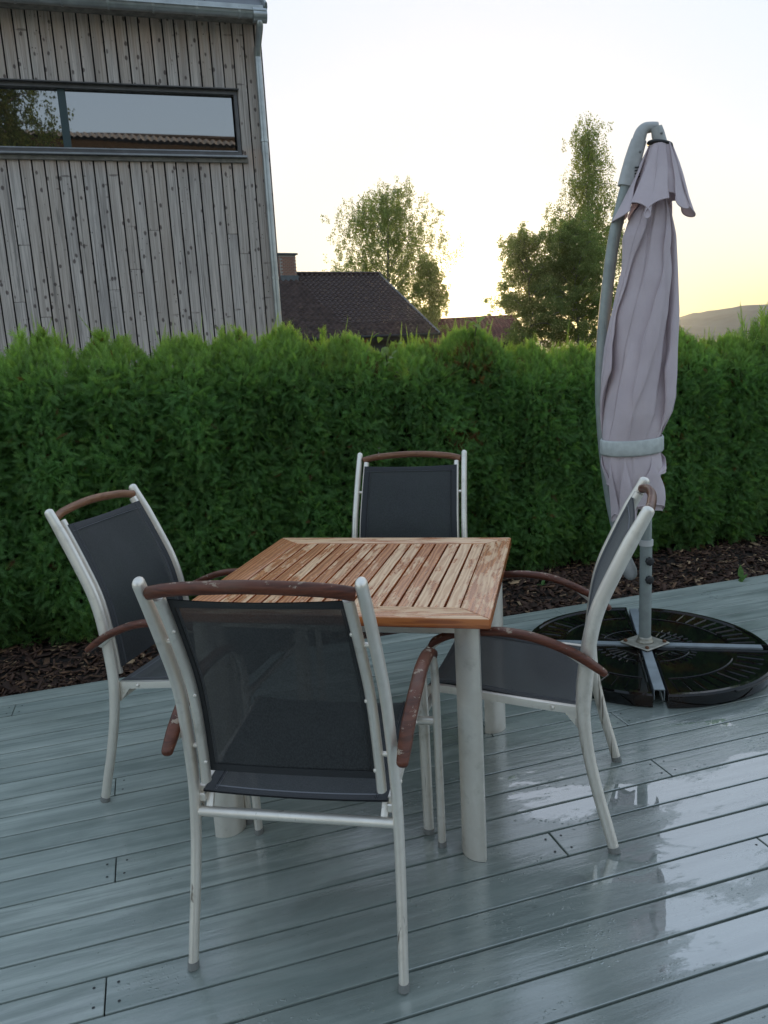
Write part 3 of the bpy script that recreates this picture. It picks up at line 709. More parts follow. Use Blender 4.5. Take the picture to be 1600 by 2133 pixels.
def birch(base, height, halfw, n_limb, hang, leaf, per, seed, label, profile, col, name='birch_tree', lean=0.0, dens=1.0, group=None, start=.22):
    rs = np.random.default_rng(seed)
    root = empty(name, base); tag(root, label, 'tree', group)
    k = 9; tp = []
    for i in range(k + 1):
        t = i / k; tp.append((lean * t + .12 * halfw * math.sin(3.1 * t + seed) * t, .08 * halfw * math.cos(2.3 * t + seed), height * .97 * t))
    tp = catmull(tp, 4); rad = np.linspace(height * .0125, .02, len(tp))
    parts = [sweep(tp, rad, rad, (1, 0, 0), 9, cap='flat')]
    leaves = []
    for i in range(n_limb):
        t = start + (1 - start) * ((i + rs.random()) / n_limb) ** .9
        p0 = tp[int(t * (len(tp) - 1))]; ang = i * 2.4 + rs.normal(0, .4)
        L = halfw * np.interp(t, profile[0], profile[1]) * rs.uniform(.65, 1.12)
        up = rs.uniform(.45, 1.0) * (1.0 + .5 * t)
        d = np.array([math.cos(ang), math.sin(ang), 0])
        pts = [p0, p0 + d * L * .35 + [0, 0, L * .33 * up], p0 + d * L * .72 + [0, 0, L * .52 * up], p0 + d * L + [0, 0, L * .45 * up]]
        lp = catmull(pts, 5); rr = np.linspace(rad[int(t * (len(tp) - 1))] * .42 + .008, .008, len(lp))
        parts.append(sweep(lp, rr, rr, (0, 0.1, 1), 5, cap='flat'))
        nh = max(4, int(2.2 * hang * dens * (L / halfw + .25)))
        for h in range(nh):
            s = rs.uniform(.3, 1.0); q = lp[int(s * (len(lp) - 1))] + rs.uniform(-.30 * halfw, .30 * halfw, 3) * [1, 1, .8]
            ln = rs.uniform(.3, 1.0) * height * .085
            m_ = rs.poisson(per * 1.7)
            z = rs.random(m_) ** .8
            sway = rs.normal(0, .18, 2)
            c = q + np.stack([sway[0] * z * ln + rs.normal(0, .09, m_), sway[1] * z * ln + rs.normal(0, .09, m_), -z * ln + .1], 1)
            leaves.append(c)
    C = np.concatenate(leaves); C = C[C[:, 2] > .4]
    V, F = leaf_quads(C, leaf * .54)
    cl = np.array(col)[None] * np.array([3.0, 2.6, 2.5]) * rs.uniform(.65, 1.35, (len(F), 1)) * np.array([1, 1, 1])[None] + rs.normal(0, .004, (len(F), 3))
    obj('trunk', mesh('trunk', *join_parts(parts), True), MT['bark'], root)
    obj('crown', big_mesh('crown', V, F, cl.clip(.005, 1)), MT['leaf'], root)
    return root
PB = ([0, .25, .45, .6, .8, 1], [.5, .8, 1, 1, .7, .15])
birch((0.75, 60, 0), 13.3, 4.3, 60, 11, .17, 20, 31, 'airy birch with drooping twigs rising behind the dark tiled roof', PB, (.062, .082, .034), lean=.4, start=.26, dens=1.4)
birch((3.95, 57, 0), 8.2, 1.55, 26, 11, .16, 26, 12, 'small drooping birch beside the low end of the tiled roof', ([0, .4, .7, 1], [.9, 1, .8, .25]), (.062, .08, .032), start=.25)
birch((12.0, 46, 0), 13.9, 2.3, 46, 12, .14, 26, 13, 'tallest slender birch towering beside the folded parasol', ([0, .3, .55, .75, 1], [1.0, 1, 1, .6, .12]), (.060, .080, .034), lean=.5, start=.28)
birch((8.05, 41, 0), 7.1, 1.75, 40, 10, .13, 34, 14, 'rounded leafy tree at the edge of the sunset gap', ([0, .4, .7, 1], [1, 1, .8, .35]), (.058, .078, .032), name='leafy_tree', start=.15)
birch((10.3, 40, 0), 7.2, 2.3, 50, 11, .13, 44, 15, 'dense broad tree under the tallest birch', ([0, .4, .7, 1], [1, 1, .85, .4]), (.050, .070, .030), name='leafy_tree', start=.12)
birch((9.9, 70, 0), 4.4, 1.0, 14, 9, .18, 18, 16, 'small far bush just above the red roof', ([0, .5, 1], [1, 1, .5]), (.06, .075, .03), name='leafy_bush', start=.15)
birch(tuple(UV(-4.2, -10.0, 0)), 15.0, 2.5, 54, 15, .14, 34, 17, 'hanging birch reflected in the ribbon window', PB, (.05, .065, .028), start=.3)

# ------------------------------------------------------------------ thuja hedge
def spray_template():
    """flat fan of scaly branchlets, unit length along +x, in the xy plane: slender triangles"""
    K = []
    def tri(p, ang, L, w):
        d = np.array([math.cos(ang), math.sin(ang)]); s = np.array([-d[1], d[0]])
        K.append([p - s * w, p + d * L, p + s * w])
    tri(np.array([0, 0.]), 0, 1.0, .03)
    for k in range(5):
        x = .10 + .18 * k; L = (.50 - .065 * k)
        for sg in (-1, 1):
            a = sg * R(44 - 3 * k); p = np.array([x + .035 * sg, 0.]); tri(p, a, L, .034)
            q = p + np.array([math.cos(a), math.sin(a)]) * L * .40
            if k in (0, 2): tri(q, a - sg * R(40), L * .5, .03)
    return np.array(K)           # (m,3,2)
SPRAY = spray_template()
def sprays(C, D, N, S, col, bend=.25):
    """C centres, D axis dirs, N normals, S sizes"""
    n = len(C); m = len(SPRAY)
    Bv = np.cross(N, D)
    X = SPRAY[None, ..., 0] * S[:, None, None]; Y = SPRAY[None, ..., 1] * S[:, None, None]
    Zb = -bend * (SPRAY[None, ..., 0] ** 2 + .8 * SPRAY[None, ..., 1] ** 2) * S[:, None, None]
    V = C[:, None, None, :] + X[..., None] * D[:, None, None, :] + Y[..., None] * Bv[:, None, None, :] + Zb[..., None] * N[:, None, None, :]
    V = V.reshape(-1, 3); F = np.arange(n * m * 3).reshape(-1, 3)
    cc = np.repeat(col, m, 0) * rng.uniform(.85, 1.15, (n * m, 1))
    return V, F, cc
def unit(a): return a / np.linalg.norm(a, axis=1)[:, None]

hedge = empty('hedge', UV(0, 4.6, 0), A_DECK)
tag(hedge, 'clipped green thuja hedge with feathery uneven tops along the deck', 'hedge')
HX = [-2.95, -2.45, -2.0, -1.62, -1.2, -.85, -.52, -.16, .22, .50, .78, 1.12, 1.58, 1.95, 2.32, 2.66, 3.02, 3.42, 3.85, 4.25, 4.7, 5.15, 5.6, 6.1, 6.6, 7.1]
HT = {-.52: .06, -.16: .05, .22: .03, .50: .04, .78: .07, 1.12: .05, 1.58: .02, 1.95: .06, 2.32: -.02, 2.66: -.03, 3.02: -.02, 3.42: .0}
def shrub(i, u):
    left = HX[i - 1] if i else u - .45; right = HX[i + 1] if i < len(HX) - 1 else u + .45
    hw = max(u - left, right - u) * .5 + .06
    face = .53 - .15 * min(1, max(0, (u + 1) / 3.0)) + random.uniform(-.04, .03)      # towards the deck
    H = 1.50 - .045 * max(0, min(2.2, u - .2)) + random.uniform(-.025, .025) + 1.2 * HT.get(u, random.uniform(-.03, .05))
    n = 7600 if -1.1 < u < 4.1 else 1800
    # surface points of a rounded box column: front, top, back and some inner depth
    th = rng.uniform(0, 2 * np.pi, n); th = np.where(rng.random(n) < .55, -np.pi / 2 + rng.normal(0, .75, n), th)
    z = H * rng.uniform(.02, 1.0, n) ** .92
    z = z * (1 + .07 * np.array([noise.noise(Vector((u * 5 + math.cos(a) * 2.2, math.sin(a) * 2.2, 5))) for a in th]) * (z / H) ** 2)
    taper = np.where(z < .25, .75 + z, 1.0) * np.where(z > H * .84, 1 - ((z - H * .84) / (H * .16)).clip(0, 1) ** 1.7 * .66, 1.0)
    lump = np.array([noise.noise(Vector((u * 3 + math.cos(a) * 1.3, math.sin(a) * 1.3, zz * 2.6))) for a, zz in zip(th, z)])
    ssq = 1 / (np.abs(np.cos(th)) ** 3.2 + np.abs(np.sin(th)) ** 3.2) ** (1 / 3.2)
    dep = 1 - np.abs(rng.normal(0, .11, n))
    rx = hw * ssq * taper * (1 + .13 * lump) * dep; ry = face * ssq * taper * (1 + .16 * lump) * dep
    C = np.stack([u + rx * np.cos(th), ry * np.sin(th), z], 1)
    out = np.stack([np.cos(th) / hw, np.sin(th) / face, np.zeros(n)], 1); out = unit(out)
    topness = ((z - H * .8) / (H * .2)).clip(0, 1)
    D = out * (.62 * (1 - .75 * topness))[:, None] + np.stack([rng.normal(0, .5, n), rng.normal(0, .4, n), rng.normal(.10, .62, n) + 1.5 * topness], 1); D = unit(D)
    N = rng.normal(0, .62, (n, 3)) + out * .75 + [0, 0, .25]; N -= D * (N * D).sum(1)[:, None]; N = unit(N)
    S = rng.uniform(.038, .075, n) * (1 if n > 2000 else 1.9)
    base = np.array([.104, .205, .070])
    young = np.array([.21, .30, .07])
    k = (topness ** 1.4 * .85 + rng.random(n) ** 5 * .45).clip(0, 1)[:, None]
    tone = (1 + .25 * lump[:, None]) * rng.uniform(.75, 1.25, (n, 1))
    col = (base * (1 - k) + young * k) * tone
    dead = (rng.random(n) < .006) | ((np.abs(lump) > .52) & (rng.random(n) < .25) & (z > .75) & (u > .9))
    col[dead] = np.array([.14, .065, .03]) * rng.uniform(.6, 1.2, (dead.sum(), 1))
    V, F, cc = sprays(C, D, N, S, col)
    # leading shoots, long and upright
    ns = 110
    a = rng.uniform(0, 2 * np.pi, ns); rr = np.sqrt(rng.random(ns)) * .8
    zz = H - .13 * rr ** 2 - rng.uniform(0, .10, ns) + .07 * np.array([noise.noise(Vector((u * 5 + q * math.cos(b) * 3, q * math.sin(b) * 3, 7))) for q, b in zip(rr, a)])
    C2 = np.stack([u + hw * .8 * rr * np.cos(a), face * .7 * rr * np.sin(a), zz], 1)
    D2 = unit(np.stack([rng.normal(0, .22, ns), rng.normal(0, .22, ns), np.ones(ns)], 1))
    N2 = rng.normal(0, 1, (ns, 3)); N2 -= D2 * (N2 * D2).sum(1)[:, None]; N2 = unit(N2)
    S2 = rng.uniform(.05, .10, ns) * (1 + 1.3 * (rng.random(ns) < .18))
    c2 = np.array([.21, .29, .07]) * rng.uniform(.75, 1.25, (ns, 1))
    global SPRAY
    keep = SPRAY; SPRAY = keep * np.array([1, .2]); V2, F2, cc2 = sprays(C2, D2, N2, S2, c2, .08); SPRAY = keep
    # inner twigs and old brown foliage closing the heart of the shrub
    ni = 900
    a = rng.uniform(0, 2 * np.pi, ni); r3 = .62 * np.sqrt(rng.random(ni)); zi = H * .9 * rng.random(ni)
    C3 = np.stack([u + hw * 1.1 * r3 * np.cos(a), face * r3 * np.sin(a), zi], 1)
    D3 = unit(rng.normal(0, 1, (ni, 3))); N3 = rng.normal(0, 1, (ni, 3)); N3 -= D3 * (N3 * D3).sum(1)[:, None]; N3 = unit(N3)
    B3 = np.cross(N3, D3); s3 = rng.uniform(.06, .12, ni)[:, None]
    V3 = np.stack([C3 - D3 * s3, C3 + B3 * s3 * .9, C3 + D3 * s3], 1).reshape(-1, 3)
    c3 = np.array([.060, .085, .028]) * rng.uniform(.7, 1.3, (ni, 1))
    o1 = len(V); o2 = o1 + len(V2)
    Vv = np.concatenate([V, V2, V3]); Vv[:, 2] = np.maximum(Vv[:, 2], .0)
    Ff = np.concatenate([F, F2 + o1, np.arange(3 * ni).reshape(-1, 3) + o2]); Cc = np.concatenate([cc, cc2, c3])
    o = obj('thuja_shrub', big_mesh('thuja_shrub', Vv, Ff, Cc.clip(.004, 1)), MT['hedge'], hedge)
    tr = catmull([(u, 0, -.05), (u + random.uniform(-.03, .03), .02, .6), (u, 0, H * .85)], 4)
    obj('trunk', mesh('trunk', *sweep(tr, np.linspace(.035, .012, len(tr)), np.linspace(.035, .012, len(tr)), (1, 0, 0), 8, cap='flat'), True), MT['thujabark'], o)
for i, u in enumerate(HX): shrub(i, u)

# ------------------------------------------------------------------ weeds
def leaf_mesh(name, L, W, fold=.25, curl=.3, seg=8):
    V, F = [], []
    for i in range(seg + 1):
        t = i / seg; w = W * math.sin(math.pi * min(1, t ** .75)) ** .8 * (1 - .15 * t) if 0 < t < 1 else .002
        x = L * t; z = -curl * L * t * t
        V += [(x, -w, z + fold * w), (x, 0, z), (x, w, z + fold * w)]
    for i in range(seg):
        for j in range(2): a = i * 3 + j; F.append((a, a + 3, a + 4, a + 1))
    me = mesh(name, V, F, True)
    return me
def paint(me, c):
    at = me.attributes.new('tint', 'FLOAT_COLOR', 'FACE')
    at.data.foreach_set('color', np.array([[*(np.array(c) * random.uniform(.85, 1.15)), 1] for _ in me.polygons], np.float32).ravel()); return me
def weed(base, leaves, label, stem_h=0.0, col=(.10, .19, .055), rz=0):
    root = empty('weed', base, rz); tag(root, label, 'weed')
    if stem_h:
        st = sweep(catmull([(0, 0, -.02), (.004, 0, stem_h * .5), (.012, .0, stem_h)], 4), .005, .005, (1, 0, 0), 6); me = mesh('stem', *st, True); paint(me, col); obj('stem', me, MT['weed'], root)
    for (x, y, z, az, el, L, W, curl) in leaves:
        me = paint(leaf_mesh('leaf', L, W, .3, curl), col)
        obj('leaf', me, MT['weed'], root, (x, y, z), (0, -el, az))
weed((2.07, 4.36, -.03), [(.0, 0, .01, R(195), R(12), .13, .035, .3), (.02, 0, .0, R(-5), R(8), .17, .036, .35), (0, 0, .02, R(20), R(50), .075, .02, .2), (.005, 0, .055, R(80), R(84), .075, .018, .1)], 'broad-leaved green weed with an upright shoot at the deck edge', .06)
weed((.93, 4.47, 0), [(0, 0, .01, R(200), R(25), .05, .014, .4), (0, 0, .01, R(320), R(30), .05, .014, .4), (0, 0, .01, R(60), R(50), .05, .012, .2)], 'tiny weed in the mulch behind the table', 0)
def bramble(u, v, z, label, n=16, seed=0):
    rs = np.random.default_rng(seed); root = empty('bramble', UV(u, v, z)); tag(root, label, 'plant')
    me = mesh('stem', *sweep(catmull([(0, 0, -.9), (.02, .02, -.4), (0, 0, 0), (.03, 0, .12)], 4), .005, .004, (1, 0, 0), 6), True); paint(me, (.10, .13, .05)); obj('stem', me, MT['weed'], root)
    lm = paint(leaf_mesh('leaf', .05, .019, .3, .35, 6), (.17, .24, .07)); lm.materials.append(MT['weed'])
    for i in range(n):
        obj('leaf', lm, None, root, (rs.normal(.01, .04), rs.normal(-.02, .03), rs.uniform(-.18, .12)), (rs.normal(0, .4), rs.normal(.2, .5), rs.uniform(0, 6.28)))
bramble(1.33, 4.30, 1.42, 'pale green bramble leaves in the hedge dip below the tiled eaves', 20, 3)
bramble(1.93, 4.42, 1.47, 'pale green bramble shoot standing up in front of the red roof', 14, 4)

# ================================================================== TABLE
TX, TY, TR = -0.0741, 2.4355, -0.23046; TH_ = 0.735; HW = 0.447; HD = 0.4475; RW = 0.088
table = empty('garden_table', (TX, TY, 0), TR); tag(table, 'square slatted wooden table with grey oval metal legs', 'table')
def table_rail(L, w, th, keep, rot, loc):
    a, b = L / 2, L / 2 - w
    v = [(-a, 0, 0), (a, 0, 0), (b, w, 0), (-b, w, 0)]
    V = [(x, y, -th / 2) for x, y, _ in v] + [(x, y, th / 2) for x, y, _ in v]
    me = mesh('rail', V, [(3, 2, 1, 0), (4, 5, 6, 7), (0, 1, 5, 4), (1, 2, 6, 5), (2, 3, 7, 6), (3, 0, 4, 7)])
    bevel_mesh(me, .0045, 3)
    me.polygons.foreach_set('use_smooth', [True] * len(me.polygons)); me.set_sharp_from_angle(angle=R(35))
    o = obj('rail', me, MT['rail'], table, loc, (0, 0, rot)); o.color = (1, 1, 1, keep); return o
g_ = .0008
table_rail(2 * HW - .001, RW, .030, .44, 0, (0, -HD, TH_ - .015))
table_rail(2 * HD - .001 - g_, RW, .030, .46, R(90), (HW, 0, TH_ - .0152))
table_rail(2 * HW - .001, RW, .030, .43, R(180), (0, HD, TH_ - .0149))
table_rail(2 * HD - .001 - g_, RW, .030, .62, R(-90), (-HW, 0, TH_ - .0151))
NS = 16; inner = 2 * (HW - RW); sp = inner / NS
sm_ = bbox_mesh('slat', (0, 0, 0), (sp - .0062, 2 * (HD - RW) - .001, .022), .0022, 2); sm_.materials.append(MT['slat'])
keeps = [.50, .46, .56, .42, .60, .54, .44, .50, .58, .38, .45, .53, .52, .40, .36, .40]
for i in range(NS):
    o = obj('slat', sm_, None, table, (-inner / 2 + (i + .5) * sp, 0, TH_ - .0135 + random.uniform(-.0006, .0006))); o.color = (1, 1, 1, keeps[i])
for y in (-.2, .2):
    obj('batten', bbox_mesh('batten', (0, y, TH_ - .036), (inner + .03, .05, .018), .002), MT['rail'], table)
fr = []
for y in (-.36, .36): fr.append(box(0, y, TH_ - .052, .70, .03, .034))
for x in (-.36, .36): fr.append(box(x, 0, TH_ - .0525, .03, .68, .033))
obj('underframe', mesh('underframe', *join_parts(fr)), MT['metal'], table)
# legs: almond section, point turned to the corner
def leg_profile(n=12):
    a, b = .050, .0285; r = (a * a + b * b) / (2 * b); ha = math.asin(a / r); P = []
    for s in (1, -1):
        for i in range(n):
            t = ha - 2 * ha * i / n
            P.append((s * r * math.sin(t), s * (r * math.cos(t) - (r - b))))
    return P
LP = leg_profile()
def leg_mesh():
    n = len(LP); V = [(x, y, 0) for x, y in LP] + [(x, y, TH_ - .0325) for x, y in LP]
    F = [(i, (i + 1) % n, n + (i + 1) % n, n + i) for i in range(n)] + [tuple(range(n - 1, -1, -1)), tuple(range(n, 2 * n))]
    me = mesh('leg', V, F, True, 30); me.materials.append(MT['legmetal']); return me
LM = leg_mesh(); ins = .0706 - .012
for sx in (-1, 1):
    for sy in (-1, 1):
        obj('leg', LM, None, table, (sx * (HW - ins - .012), sy * (HD - ins - .012), 0), (0, 0, math.atan2(sy, sx)))

# ================================================================== CHAIRS
PROF = [(-.157, .004), (-.135, .09), (-.112, .175), (-.085, .30), (-.073, .40), (-.073, .49), (-.090, .63), (-.112, .72), (-.150, .81), (-.192, .90), (-.236, .985)]
def post_x(z): return .2565 - .023 * z
def prof_y(z):
    zs = [q[1] for q in PROF]; ys = [q[0] for q in PROF]; return float(np.interp(z, zs, ys))
def make_chair():
    root = empty('patio_chair')
    fine = catmull(PROF, 5)
    fy = lambda z: float(np.interp(z, fine[:, 1], fine[:, 0]))
    for s in (-1, 1):
        path = [(s * post_x(z), y, z) for y, z in fine]
        zz = fine[:, 1]; rx = np.interp(zz, [0, .4, .99], [.0115, .0125, .0125]); ry = np.interp(zz, [0, .3, .5, .9, .99], [.0155, .017, .0205, .020, .0165])
        po = obj('post', mesh('post', *sweep(path, rx, ry, (1, 0, 0), 16, caps=(False, True)), True, 60), MT['metal'], root)
        cap = sweep([(s * post_x(0), -.158, .0), (s * post_x(0), -.154, .017)], .0130, .0168, (1, 0, 0), 14, cap='flat')
        obj('foot_cap', mesh('foot_cap', *cap, True, 50), MT['foot'], po)
        # inner rail that carries the back sling
        zs = np.linspace(.446, .952, 18); xo = lambda z: s * (post_x(z) - .033)
        rp = [(xo(z), fy(z) - .001, z) for z in zs]
        rl_ = obj('back_rail', mesh('back_rail', *sweep(rp, .0115, .0150, (1, 0, 0), 14, cap='flat'), True, 50), MT['metal'], root)
        for z in (.50, .68, .86):
            b = lathe([(.0052, 0), (.0050, .0018), (.0038, .0034), (.0014, .0042)], 10); b = ([(v[0], v[1], v[2]) for v in b[0]], b[1])
            o = obj('button', mesh('button', *b, True), MT['metal'], rl_, (xo(z) - s * .0085, fy(z) - .0105, z + .002), (R(82), 0, R(s * -40)))
        for z in (.54, .83):
            pg = sweep([(s * (post_x(z) - .024), fy(z), z), (s * (post_x(z) - .008), fy(z), z)], .006, .006, (0, 0, 1), 8, cap='flat')
            obj('peg', mesh('peg', *pg, True, 50), MT['metal'], rl_)
        # front leg that bends over into the arm support
        fx = .283
        ap = catmull([(s * fx, .378, .004), (s * fx, .378, .25), (s * fx, .378, .47), (s * fx, .374, .535), (s * fx, .352, .588), (s * fx, .318, .618), (s * fx, .275, .636), (s * fx, .16, .649), (s * fx, .06, .639), (s * (fx - .003), -.02, .610), (s * (fx - .014), -.083, .568)], 6)
        lg = obj('leg', mesh('leg', *sweep(ap, .0118, np.interp(ap[:, 2], [0, .4, .55, .64], [.0155, .0165, .014, .007]), (1, 0, 0), 14, caps=(False, True)), True, 60), MT['metal'], root)
        cap = sweep([(s * fx, .378, .0), (s * fx, .378, .017)], .0132, .017, (1, 0, 0), 14, cap='flat')
        obj('foot_cap', mesh('foot_cap', *cap, True, 50), MT['foot'], lg)
        aw = catmull([(s * (fx - .008), -.128, .548), (s * (fx - .006), -.07, .588), (s * (fx - .003), -.01, .618), (s * fx, .06, .642), (s * fx, .133, .652), (s * fx, .205, .650), (s * fx, .275, .640), (s * fx, .328, .618), (s * fx, .345, .602)], 6)
        tt = np.linspace(0, 1, len(aw)); wx = np.interp(tt, [0, .08, .5, .9, 1], [.0135, .0165, .0175, .0165, .0135]); wz = np.interp(tt, [0, .1, .5, .9, 1], [.010, .0125, .012, .0115, .009])
        obj('armrest', mesh('armrest', *sweep(aw, wx, wz, (1, 0, 0), 14, power=2.5), True, 60), MT['dwood'], root)
        # seat side rail
        sr = [(s * .232, -.062, .4135), (s * .232, .06, .423), (s * .232, .20, .436), (s * .232, .31, .447), (s * .232, .352, .447), (s * .232, .376, .437), (s * .232, .388, .418)]
        srl = obj('seat_rail', mesh('seat_rail', *sweep(catmull(sr, 4), .0085, .0125, (1, 0, 0), 8, cap='flat', power=6), True, 40), MT['metal'], root)
        for y in (.012, .27):
            b = lathe([(.0068, 0), (.0064, .002), (.004, .004), (.001, .0046)], 10)
            obj('button', mesh('button', *b, True), MT['metal'], srl, (s * .2405, y, .4195 if y < .1 else .4425), (0, R(s * 90), 0))
        obj('end_block', bbox_mesh('end_block', (s * .231, -.060, .400), (.018, .026, .022), .003), MT['metal'], srl)
        br = sweep([(s * .214, -.066, .372), (s * .216, -.045, .405)], .009, .006, (1, 0, 0), 8, cap='flat', power=5)
        obj('bracket', mesh('bracket', *br), MT['metal'], srl)
        gu = [(s * .236, -.058, .405), (s * .236, -.02, .408), (s * .236, -.060, .358)]
        gv = [(x + .003, y, z) for x, y, z in gu] + [(x - .003, y, z) for x, y, z in gu]
        obj('gusset', mesh('gusset', gv, [(0, 1, 2), (5, 4, 3), (0, 3, 4, 1), (1, 4, 5, 2), (2, 5, 3, 0)]), MT['metal'], srl)
    # cross tubes
    x0 = post_x(.37) - .004
    cr = sweep([(-x0, -.074, .366), (0, -.074, .366), (x0, -.074, .366)], .0125, .0125, (0, 1, 0), 14, cap='flat'); obj('stretcher', mesh('stretcher', *cr, True, 50), MT['metal'], root)
    cr = sweep([(-.275, .376, .395), (0, .376, .395), (.275, .376, .395)], .0125, .0125, (0, 1, 0), 14, cap='flat'); obj('stretcher', mesh('stretcher', *cr, True, 50), MT['metal'], root)
    # wooden top rail, bowed back and up
    tw = catmull([(-.2195, -.229, .962), (-.15, -.243, .975), (0, -.252, .983), (.15, -.243, .975), (.2195, -.229, .962)], 6)
    obj('top_rail', mesh('top_rail', *sweep(tw, .0145, .0125, (0, .35, .9), 14, cap='flat'), True, 60), MT['dwood'], root)
    # slings
    nz_, nx_ = 22, 16
    def sling(name, fn, z0, z1, edges):
        V = []; F = []
        for i in range(nz_ + 1):
            for j in range(nx_ + 1): V.append(fn(i / nz_, j / nx_))
        for i in range(nz_):
            for j in range(nx_): a = i * (nx_ + 1) + j; F.append((a, a + 1, a + nx_ + 2, a + nx_ + 1))
        return mesh(name, V, F, True)
    def backf(a, b):
        z = .468 + .472 * a; hw = post_x(z) - .0290; sag = .012 * (1 - (2 * b - 1) ** 2) * (.4 + .6 * math.sin(math.pi * a))
        top = .006 * (1 - (2 * b - 1) ** 2) * (a > .99)
        return (-hw + 2 * hw * b, fy(z) - sag + .0135, z - top)
    def seatf(a, b):
        y = -.070 + .445 * a; z = float(np.interp(y, [-.07, .06, .20, .31, .352, .376, .39], [.418, .432, .450, .461, .460, .449, .425]))
        sag = .014 * (1 - (2 * b - 1) ** 2) * math.sin(math.pi * (.15 + .7 * a))
        return (-.226 + .452 * b, y, z - sag)
    bs = obj('backrest', sling('backrest', backf, 0, 1, None), MT['sling'], root); st = obj('seat', sling('seat', seatf, 0, 1, None), MT['sling'], root)
    def strip(fn, a0, a1, b0, b1, off, na, nb_, th=.0022):
        V = []; 
        for sgn in (1, -1):
            for i in range(na + 1):
                for j in range(nb_ + 1):
                    p = Vector(fn(a0 + (a1 - a0) * i / na, b0 + (b1 - b0) * j / nb_)); p += Vector(off) * sgn * th; V.append(tuple(p))
        k = (na + 1) * (nb_ + 1); F = []
        for i in range(na):
            for j in range(nb_):
                a = i * (nb_ + 1) + j; F.append((a, a + 1, a + nb_ + 2, a + nb_ + 1)); F.append((k + a + nb_ + 1, k + a + nb_ + 2, k + a + 1, k + a))
        return V, F
    for fn, par, off in ((backf, bs, (0, 1, .2)), (seatf, st, (0, 0, 1))):
        for a0, a1, b0, b1 in ((.955, 1, 0, 1), (0, .04, 0, 1), (0, 1, 0, .055), (0, 1, .945, 1)):
            if fn is seatf and a0 == .955: a0 = .97
            obj('hem', mesh('hem', *strip(fn, a0, a1, b0, b1, off, 20 if a1 - a0 > .5 else 2, 16 if b1 - b0 > .5 else 2), True), MT['hem'], par)
        for b in (.062, .070, .938, .930):
            th = sweep([Vector(fn(a, b)) + Vector(off) * .0015 for a in np.linspace(.01, .99, 24)], .0005, .0026, (1, 0, 0), 4, cap='flat'); obj('stitching', mesh('stitching', *th), MT['thread'], par)
        th = sweep([Vector(fn(.952 if fn is backf else .05, b)) + Vector(off) * .0015 for b in np.linspace(.02, .98, 24)], .0026, .0005, (0, 1, 0), 4, cap='flat'); obj('stitching', mesh('stitching', *th), MT['thread'], par)
    return root
proto = make_chair()
def copy_tree(o, parent=None):
    c = o.copy(); COL.objects.link(c)
    c.parent = parent
    for chd in list(o.children): copy_tree(chd, c)
    return c
POSES = [((-.2346, 1.7128), -.1982, 'grey metal chair turned away with see-through black mesh back, nearest the camera'),
         ((-.7691, 2.5709), -1.8436, 'armchair beside the mulch bed, its whole tilted back showing in front of the hedge'),
         ((.0799, 3.1604), 2.9092, 'armchair on the hedge side of the table, only its black back showing above the tabletop'),
         ((.5287, 2.2450), 1.2614, 'armchair in profile between the table and the parasol base, feet by the puddles')]
chairs = [proto] + [copy_tree(proto) for _ in range(3)]
for o, ((x, y), th, lb) in zip(chairs, POSES):
    o.location = (x, y, 0); o.rotation_euler = (0, 0, th)
    tag(o, lb, 'chair', 'garden armchairs round the table')
for o, al in ((chairs[1], .25), (chairs[2], .45)):
    for ch_ in o.children:
        if ch_.name.startswith('top_rail'): ch_.color = (1, 1, 1, al)

# ================================================================== PARASOL
PX, PY = 1.158, 3.332
par = empty('parasol', (PX, PY, 0)); tag(par, 'folded mauve cantilever parasol strapped to its grey curved pole', 'parasol')
BR = R(-12.5)
for k in (0, 1):
    a = BR + k * R(90); 
    L = 0.99
    v = join_parts([box(0, 0, .062, L, .038, .004), box(0, .0195, .040, L, .003, .046), box(0, -.0195, .040, L, .003, .046)]) if k == 0 else \
        join_parts([box(s * (L / 4 + .012), 0, .0615, L / 2 - .024, .038, .004) for s in (-1, 1)] + [box(s * (L / 4 + .012), t * .0195, .040, L / 2 - .024, .003, .045) for s in (-1, 1) for t in (-1, 1)])
    obj('cross_bar', mesh('cross_bar', *v), MT['steelbar'], par, (0, 0, 0), (0, 0, a))
pl = obj('mounting_plate', bbox_mesh('mounting_plate', (0, 0, .070), (.155, .155, .008), .003), MT['galv'], par, (0, 0, 0), (0, 0, BR + R(45)))
# plate corners point along the bars
for sx in (-1, 1):
    for sy in (-1, 1):
        b = lathe([(.009, 0), (.009, .006), (.006, .009), (.002, .0095)], 6); obj('bolt', mesh('bolt', *b), MT['rust'], pl, (sx * .06, sy * .06, .074))
obj('weld_collar', mesh('weld_collar', *lathe([(.040, .074), (.036, .080), (.031, .090), (.030, .1)], 24), True), MT['galv'], par)
sp_ = sweep([(0, 0, .072), (0, 0, .53)], .0265, .0265, (1, 0, 0), 24, cap='flat'); pole = obj('socket_pole', mesh('socket_pole', *sp_, True, 50), MT['greypole'], par)
obj('collar_ring', mesh('collar_ring', *sweep([(0, 0, .527), (0, 0, .553)], .0305, .0305, (1, 0, 0), 24, cap='flat'), True, 50), MT['ring'], par)
for z in (.462, .377):
    kn = []; n = 40
    for y0, r0 in ((-.024, .008), (-.032, .008), (-.033, .018), (-.045, .0185), (-.049, .014), (-.050, .006)):
        for j in range(n):
            t = 2 * math.pi * j / n; r = r0 * (1 + (.09 * math.cos(8 * t) if r0 > .016 else 0)); kn.append((r * math.cos(t), y0, z + r * math.sin(t)))
    F = [(i * n + j, i * n + (j + 1) % n, (i + 1) * n + (j + 1) % n, (i + 1) * n + j) for i in range(5) for j in range(n)] + [tuple(5 * n + j for j in range(n))]
    obj('clamp_knob', mesh('clamp_knob', kn, F, True, 40), MT['black'], par, (0, 0, 0), (0, 0, R(6)))
